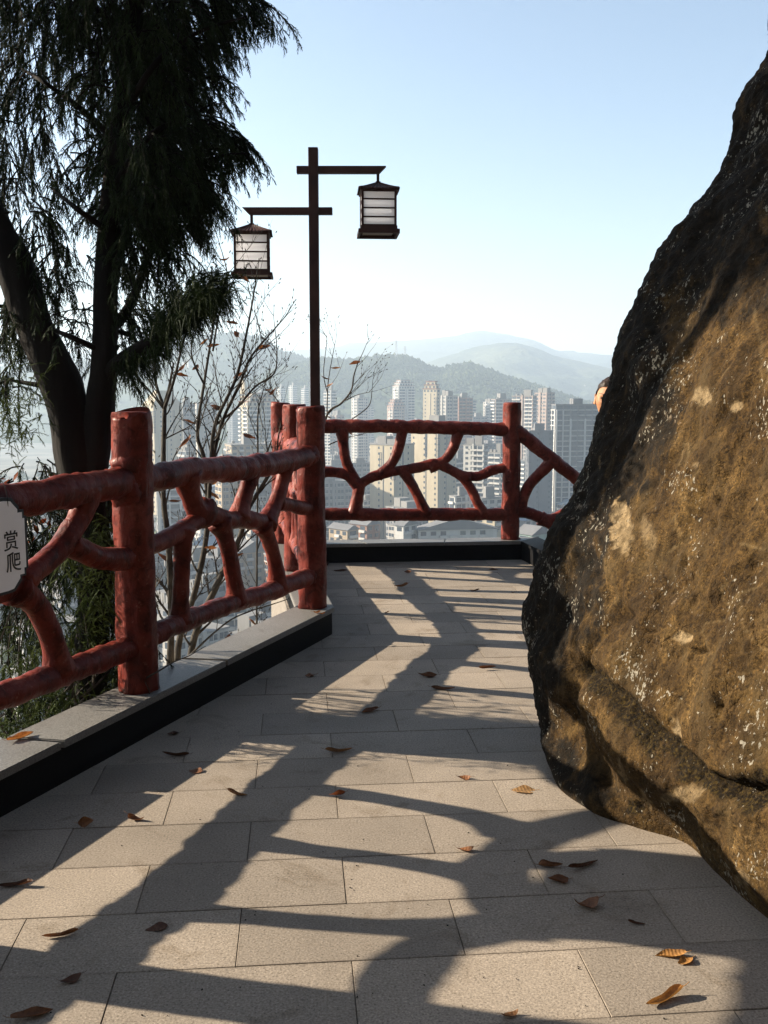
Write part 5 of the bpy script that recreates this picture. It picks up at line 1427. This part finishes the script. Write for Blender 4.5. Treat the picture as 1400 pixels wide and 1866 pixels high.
# pylons on the wooded hill, crane
M['steel'] = mat('grey_steel', (0.25, 0.26, 0.27), 0.5)
def pylon(label, u, v0, v1, D, w):
    p = at_y(u, v1, D); h = at_y(u, v0, D).z - p.z
    root = empty('pylon', (p.x, p.y, p.z - 4)); tag(root, label, 'pylon', 'pylons on the wooded hill')
    m = MB(); h += 4
    for sx in (-1, 1):
        for sy in (-1, 1):
            m.tube([Vector((sx * w, sy * w, 0)), Vector((sx * w * .3, sy * w * .3, h))], [.30, .22], 4)
    for k in range(7):
        t0, t1 = k / 7, (k + 1) / 7; a, b = w * (1 - .7 * t0), w * (1 - .7 * t1)
        m.tube([Vector((-a, -a, h * t0)), Vector((b, -b, h * t1))], [.14, .14], 4); m.tube([Vector((a, -a, h * t0)), Vector((-b, -b, h * t1))], [.14, .14], 4)
    m.build('mast', M['steel'], root)
    for k in range(3):
        z = h * (.72 + .12 * k); MB().tube([Vector((-w * 1.6, 0, z)), Vector((0, 0, z + .6)), Vector((w * 1.6, 0, z))], [.12, .3, .12], 4).build('cross_arm', M['steel'], root)
pylon('tall lattice pylon on the crest of the wooded hill', 722, 620, 648, 1640, 2.2)
pylon('small lattice pylon just right of the tall one', 738, 631, 650, 1650, 1.6)

# ------------------------------------------------------------------ notice on the near bay
M['plaque'] = two_tone('white_plaque', (0.80, 0.77, 0.80), (0.84, 0.82, 0.84), 8, 0.45)
M['ink'] = mat('black_ink', (0.012, 0.011, 0.012), 0.5)
SOFF = 0.085
sgn_d = RD; sgn_n = Vector((RD.y, -RD.x))
SX, SZ = -1.045, 0.985                     # centre of the notice along the rail, height
so = P0 + RD * SX + sgn_n * SOFF
sign = empty('notice_board', (so.x, so.y, SZ)); tag(sign, 'white notice board with black stepped border tied to the near railing', 'sign')
Sm = Matrix(((sgn_d.x, -sgn_n.x, 0), (sgn_d.y, -sgn_n.y, 0), (0, 0, 1))).to_4x4()
def stepped(w, h, k):
    q = [(w, h * .56), (w * .955, h * .56), (w * .955, h * .70), (w * .86, h * .70), (w * .86, h * .78), (w * .72, h * .98), (w * .6, h)]
    full = [(x, -y) for x, y in reversed(q)] + q
    full = full + [(-x, y) for x, y in reversed(q)] + [(-x, -y) for x, y in q]
    out = []
    for p in full:
        if not out or (abs(out[-1][0] - p[0]) + abs(out[-1][1] - p[1])) > 1e-6: out.append(p)
    return out
def plate(poly, y0, y1, name, m):
    n = len(poly)
    vs = [Sm @ Vector((x, y0, z)) for x, z in poly] + [Sm @ Vector((x, y1, z)) for x, z in poly]
    fs = [tuple(range(n)), tuple(range(2 * n - 1, n - 1, -1))] + [((i + 1) % n, i, n + i, n + (i + 1) % n) for i in range(n)]
    return MB().add(vs, fs).build(name, m, sign)
plate(stepped(.262, .178, 0), -.004, .012, 'border', M['ink'])
plate(stepped(.246, .166, 0), -.009, -.0045, 'panel', M['plaque'])
def glyph(ch, x, z, size):
    cu = bpy.data.curves.new('lettering', 'FONT'); cu.body = ch; cu.size = size; cu.align_x = 'CENTER'; cu.align_y = 'CENTER'
    cu.extrude = 0.0004; cu.offset = 0.0006
    cu.materials.append(M['ink'])
    ob = bpy.data.objects.new('lettering', cu); COL.objects.link(ob)
    bpy.context.view_layer.update()
    me = bpy.data.meshes.new_from_object(ob); bpy.data.objects.remove(ob)
    me.materials.clear(); me.materials.append(M['ink'])
    ob = link('lettering', me, sign)
    Mx = Sm @ Matrix.Translation((x, -.0098, z)) @ Matrix.Rotation(R(90), 4, 'X')
    ob.matrix_local = Mx
    return ob
glyph('赏', .172, .012, .078); glyph('爬', .180, -.068, .078)
tie = MB()
for x in (-.17, .17):
    pts = [Sm @ Vector((x, -.004, .12)), Sm @ Vector((x - .01, -.010, .20)), Sm @ Vector((x - .008, .03, .256)), Sm @ Vector((x, .10, .256)), Sm @ Vector((x, .158, .19)), Sm @ Vector((x, .10, .112))]
    tie.tube(catmull(pts, 5), [.0015] * 26, 5)
tie.build('tie_wire', M['ink'], sign)

# ------------------------------------------------------------------ person peeping round the boulder
M['skin'] = two_tone('skin', (0.24, 0.115, 0.062), (0.30, 0.155, 0.09), 30, 0.5)
bsdf(M['skin']).inputs['Subsurface Weight'].default_value = 0.1
bsdf(M['skin']).inputs['Subsurface Radius'].default_value = (0.02, 0.008, 0.004)
M['hair'] = two_tone('black_hair', (0.006, 0.004, 0.0035), (0.035, 0.022, 0.015), 90, 0.45, stretch=(1, 1, .2))
M['cloth'] = two_tone('dark_jacket', (0.03, 0.035, 0.05), (0.045, 0.05, 0.07), 20, 0.8)
hc = at_y(1113, 728, 5.25)
feet = Vector((hc.x + 0.30, 5.35, 0.0))
per = empty('person', feet); tag(per, 'person peeping out from behind the boulder, only half the face showing', 'person')
H_ = hc - feet
def skin_body():
    me = bpy.data.meshes.new('body'); bm = bmesh.new(); sl = bm.verts.layers.skin.verify()
    J = {}
    def v_(n, p, r, root=False):
        q = bm.verts.new(p); q[sl].radius = (r, r * .85); q[sl].use_root = root; J[n] = q
    v_('pel', (0.02, 0, .92), .145, True); v_('waist', (0, 0, 1.08), .125); v_('chest', (-.06, -.01, 1.25), .15); v_('neckb', (H_.x + .11, H_.y + .04, 1.385), .07); v_('neck', (H_.x + .05, H_.y + .02, H_.z - .10), .048)
    v_('shl', (.12, .02, 1.33), .062); v_('ell', (.20, .04, 1.08), .045); v_('wrl', (.16, -.14, .92), .032); v_('hal', (.14, -.20, .86), .03)
    v_('shr', (-.165, .0, 1.30), .06); v_('elr', (-.16, .05, 1.05), .045); v_('wrr', (-.05, -.12, .95), .032); v_('har', (-.02, -.17, .93), .03)
    v_('hpl', (.10, 0, .86), .095); v_('knl', (.11, .01, .48), .065); v_('anl', (.11, .03, .09), .045); v_('tol', (.11, -.11, .035), .035)
    v_('hpr', (-.07, 0, .86), .095); v_('knr', (-.08, -.01, .48), .065); v_('anr', (-.08, .03, .09), .045); v_('tor', (-.09, -.11, .035), .035)
    for a, b in (('pel', 'waist'), ('waist', 'chest'), ('chest', 'neckb'), ('neckb', 'neck'), ('chest', 'shl'), ('shl', 'ell'), ('ell', 'wrl'), ('wrl', 'hal'), ('chest', 'shr'), ('shr', 'elr'), ('elr', 'wrr'), ('wrr', 'har'), ('pel', 'hpl'), ('hpl', 'knl'), ('knl', 'anl'), ('anl', 'tol'), ('pel', 'hpr'), ('hpr', 'knr'), ('knr', 'anr'), ('anr', 'tor')):
        bm.edges.new((J[a], J[b]))
    bm.to_mesh(me); bm.free(); me.materials.append(M['cloth'])
    ob = link('body', me, per)
    ob.modifiers.new('skin', 'SKIN').use_smooth_shade = True
    ss_ = ob.modifiers.new('sub', 'SUBSURF'); ss_.levels = 2; ss_.render_levels = 2
    return ob
skin_body()
def head():
    ROT = Matrix.Rotation(R(-24), 4, 'Z') @ Matrix.Rotation(R(8), 4, 'Y')
    bm = bmesh.new(); bmesh.ops.create_icosphere(bm, subdivisions=5, radius=1.0)
    for v_ in bm.verts:
        d = v_.co.normalized(); x, y, z = d
        w = .076 * (1 - .16 * smooth(.0, -1, z) - .05 * smooth(.4, 1, z)); dp = .095; hz = .112
        q = Vector((x * w, y * dp, z * hz))
        f = smooth(.35, .9, -y)                                    # towards the face
        q.y += .012 * f * smooth(.1, -.6, z) * 0 + .006 * f
        nose = math.exp(-(x / .17) ** 2) * math.exp(-((z + .16) / .20) ** 2) * smooth(.5, .9, -y); q.y -= .022 * nose
        brow = math.exp(-((abs(x) - .32) / .25) ** 2) * math.exp(-((z - .18) / .09) ** 2) * f; q.y -= .005 * brow
        sock = math.exp(-((abs(x) - .38) / .16) ** 2) * math.exp(-((z - .02) / .10) ** 2) * f; q.y += .010 * sock
        lips = math.exp(-(x / .26) ** 2) * math.exp(-((z + .52) / .07) ** 2) * f; q.y -= .006 * lips
        mo = math.exp(-(x / .28) ** 2) * math.exp(-((z + .52) / .018) ** 2) * f; q.y += .004 * mo
        chin = math.exp(-(x / .3) ** 2) * math.exp(-((z + .86) / .15) ** 2) * f; q.y -= .008 * chin
        cheek = math.exp(-((abs(x) - .55) / .25) ** 2) * math.exp(-((z + .18) / .25) ** 2) * smooth(.2, .7, -y); q += Vector((math.copysign(.004, x), -.003, 0)) * cheek
        v_.co = (ROT @ q)
    me = bpy.data.meshes.new('head'); bm.to_mesh(me); bm.free(); me.materials.append(M['skin']); me.polygons.foreach_set('use_smooth', [True] * len(me.polygons))
    hd = link('head', me, per); hd.location = H_
    bm = bmesh.new(); bmesh.ops.create_icosphere(bm, subdivisions=5, radius=1.0)
    dele = []
    for v_ in bm.verts:
        d = v_.co.normalized(); x, y, z = d
        line_ = .52 + .10 * math.cos(x * 3) - 0.9 * smooth(.25, -.25, -y) - .30 * smooth(.75, .98, abs(x)) * smooth(.0, .5, -y)
        if z < line_: dele.append(v_)
        k = 1 + .05 * noise.noise(d * 9) + .02 * noise.noise(d * 30)
        th = smooth(line_, line_ + .15, z)
        v_.co = ROT @ Vector((x * (.077 + .010 * th) * k, y * (.098 + .010 * th) * k, z * (.113 + .012 * th) * k))
    bmesh.ops.delete(bm, geom=dele, context='VERTS')
    me = bpy.data.meshes.new('hair'); bm.to_mesh(me); bm.free(); me.materials.append(M['hair']); me.polygons.foreach_set('use_smooth', [True] * len(me.polygons))
    hr = link('hair', me, per); hr.location = H_
    for s in (-1, 1):
        bm = bmesh.new(); bmesh.ops.create_icosphere(bm, subdivisions=3, radius=1.0)
        for v_ in bm.verts:
            x, y, z = v_.co; rim = math.hypot(y, z)
            v_.co = ROT @ Vector((s * (.077 + .010 * x * s * (0.5 + .7 * rim) + .012 * (y > 0) * rim), .012 + y * .018, -.012 + z * .031 * (1 - .15 * (z < 0))))
        me = bpy.data.meshes.new('ear'); bm.to_mesh(me); bm.free(); me.materials.append(M['skin']); me.polygons.foreach_set('use_smooth', [True] * len(me.polygons))
        er = link('ear', me, per); er.location = H_
        ey = MB(); bm = bmesh.new(); bmesh.ops.create_uvsphere(bm, u_segments=12, v_segments=8, radius=.009)
        for v_ in bm.verts: v_.co = ROT @ (Vector((v_.co.x * 1.15, v_.co.y * .8, v_.co.z * .6)) + Vector((s * .030, -.0765, .004)))
        me = bpy.data.meshes.new('eye'); bm.to_mesh(me); bm.free(); me.materials.append(M['hair'])
        e = link('eye', me, per); e.location = H_
        br = MB(); br.tube([ROT @ Vector((s * t, -.093 + abs(t - .03) * .35, .026 - abs(t - .034) * .12)) for t in (.014, .024, .034, .044, .052)], [.001, .0018, .002, .0016, .0006], 6)
        b_ = br.build('eyebrow', M['hair'], per); b_.location = H_
head()

# ------------------------------------------------------------------ fallen leaves
LV = [(900, 1038, 1.25, 4, 'flat brown leaf by the far kerb on the right'), (745, 1045, .9, 2, 'small leaf on its edge by the middle of the far kerb'), (733, 1072, 1.3, 4, 'long thin leaf below the edge-standing leaf, far end'), (622, 1041, 1.1, 1, 'dark leaf in the shade behind the corner post'),
      (935, 1080, .7, 5, 'tiny leaf nearest the boulder at the far end'), (865, 1077, .8, 5, 'small thin leaf left of the tiny one at the far end'), (705, 1117, .7, 5, 'small leaf in the lit strip beyond the kerb corner'), (565, 1233, .9, 3, 'brown leaf in kerb shade below the corner post'),
      (778, 1233, 1.2, 1, 'curved leaf with rolled edge in the rail shadow crossing'), (808, 1257, 1.2, 4, 'long leaf straddling the rail shadow edge'), (888, 1220, .9, 2, 'upturned leaf between two thin shadows near the boulder'), (674, 1297, 1.15, 1, 'leaf on the edge of the rail shadow, mid terrace'), (618, 1371, .95, 4, 'leaf lying in the left post shadow'),
      (316, 1338, .9, 3, 'dark leaf in deep kerb shade, upper of two'), (320, 1378, .95, 4, 'dark leaf in deep kerb shade, lower of two'), (356, 1406, .85, 3, 'round leaf at the kerb shadow edge'), (157, 1504, .85, 3, 'upright small leaf in shade near the left kerb'), (248, 1495, 1.2, 2, 'curled leaf with raised tip at the shadow edge left'),
      (432, 1449, 1.0, 4, 'thin leaf alone on the sunlit strip'), (615, 1454, 1.0, 3, 'reddish upright leaf on the joint, centre'), (843, 1419, .85, 2, 'small pointed sunlit leaf right of centre'), (953, 1441, 1.05, 1, 'broad pale ribbed leaf in the sun before the boulder'), (845, 1550, .9, 3, 'twisted leaf at the tip of the branch shadow'),
      (1004, 1580, .9, 2, 'tall curled leaf left of the pair by the boulder'), (1016, 1606, .9, 4, 'leaf touching the tall curled one from below'), (1063, 1580, 1.2, 4, 'dark long leaf pointing up right beside the boulder'), (1068, 1653, 1.15, 1, 'crinkled brown leaf below the boulder nose'), (1222, 1742, .95, 1, 'upper golden leaf of the touching pair lower right'),
      (1248, 1754, .85, 3, 'lower golden leaf of the touching pair lower right'), (1212, 1824, 1.2, 4, 'golden long leaf nearest the lower right corner'), (930, 1852, .8, 2, 'leaf cut by the bottom edge right of centre'), (110, 1707, 1.05, 4, 'long leaf at the shadow edge lower left'), (285, 1692, .8, 4, 'dark flat leaf in the broad rail shadow lower left'),
      (28, 1615, 1.1, 4, 'dark leaf at the left edge in kerb shade'), (125, 1790, .85, 1, 'crumpled dark leaf near the lower left corner'), (58, 1853, 1.05, 1, 'brown leaf at the lower left corner'), (1160, 1684, .5, 5, 'tiny dark leaf scrap on the thin lit sliver')]
LRND = random.Random(31)
for k, (u, v, s, ty, lab) in enumerate(LV):
    p = at_z(u, v, 0.0)
    if any(w in lab for w in ('flat', 'broad', 'round')): ty = 6
    elif any(w in lab for w in ('curled', 'crumpled', 'crinkled', 'twisted', 'rolled', 'curved')): ty = (7, 8, 2, 9)[k % 4]
    elif any(w in lab for w in ('long', 'thin')): ty = 4
    elif any(w in lab for w in ('tiny', 'scrap')): ty = 5
    lf = link('fallen_leaf', DRY[ty]); lf.location = (p.x, p.y, 0.0015)
    lf.rotation_euler = (LRND.uniform(-.15, .15), LRND.uniform(-.12, .12), LRND.uniform(-.5, .6) + LRND.choice((0, math.pi)))
    s *= LRND.uniform(.85, 1.1) * 0.88; lf.scale = (s * LRND.uniform(.9, 1.1), s * LRND.uniform(.8, 1.2), s * LRND.uniform(.55, 1.1))
    if any(w in lab for w in ('upright', 'upturned', 'edge-', 'on its edge')): lf.rotation_euler.x += 0.9; lf.location.z += 0.012
    c = (.075, .030, .014) if 'dark' in lab else (.30, .15, .045) if 'golden' in lab else (.34, .20, .085) if 'pale' in lab else (.20, .06, .022) if 'reddish' in lab else LRND.choice(((.13, .052, .022), (.19, .08, .03), (.15, .065, .03), (.22, .105, .042)))
    lf.color = (*c, 1)
    tag(lf, lab, 'leaf', 'dry leaves fallen on the terrace')
for (u, v, ty, s, lab) in ((38, 1346, 1, 1.0, 'curled orange leaf on the left kerb cap'), (578, 1117, 5, 1.0, 'leaf scrap on the kerb at the foot of the corner post'), (588, 1119, 5, .7, 'small leaf scrap at the kerb corner beside the post')):
    p = at_z(u, v, 0.178)
    lf = link('fallen_leaf', DRY[ty]); lf.location = (p.x, p.y, 0.1788); lf.rotation_euler = (0, 0, LRND.uniform(0, 1)); lf.scale = (s,) * 3; lf.color = (.30, .12, .035, 1)
    tag(lf, lab, 'leaf', 'dry leaves fallen on the terrace')
# crumbs of leaf and grit
gm = MB()
for k in range(160):
    p = at_z(LRND.uniform(0, 1250), LRND.uniform(1050, 1860), 0.0)
    if outdist(p.x, p.y) > -.15: continue
    r = LRND.uniform(.0008, .0024)
    M4 = Matrix.Translation((p.x, p.y, r * .5)) @ Matrix.Rotation(LRND.uniform(0, 6), 4, 'Z')
    gm.box(-r, r, -r * .6, r * .6, -r * .4, r * .5, M4)
tag(gm.build('grit', M['bark']), 'dark crumbs of leaf and grit on the paving', 'grit', kind='stuff')

# ------------------------------------------------------------------ haze
hz = MB().box(-6000, 6000, -1400, 5800, TOWN_Z - 8, 300).build('haze', mat('air_haze_surface'))
hm = bpy.data.materials.new('air_haze'); hm.use_nodes = True
for n in list(hm.node_tree.nodes):
    if n.type != 'OUTPUT_MATERIAL': hm.node_tree.nodes.remove(n)
pv = nd(hm, 'ShaderNodeVolumePrincipled')
pv.inputs['Color'].default_value = (0.66, 0.82, 1.0, 1); pv.inputs['Density'].default_value = 0.00034; pv.inputs['Anisotropy'].default_value = 0.25
lk(hm, pv.outputs[0], [n for n in hm.node_tree.nodes if n.type == 'OUTPUT_MATERIAL'][0].inputs['Volume'])
hz.data.materials.clear(); hz.data.materials.append(hm)
tag(hz, 'thin blue haze over the valley', kind='stuff')
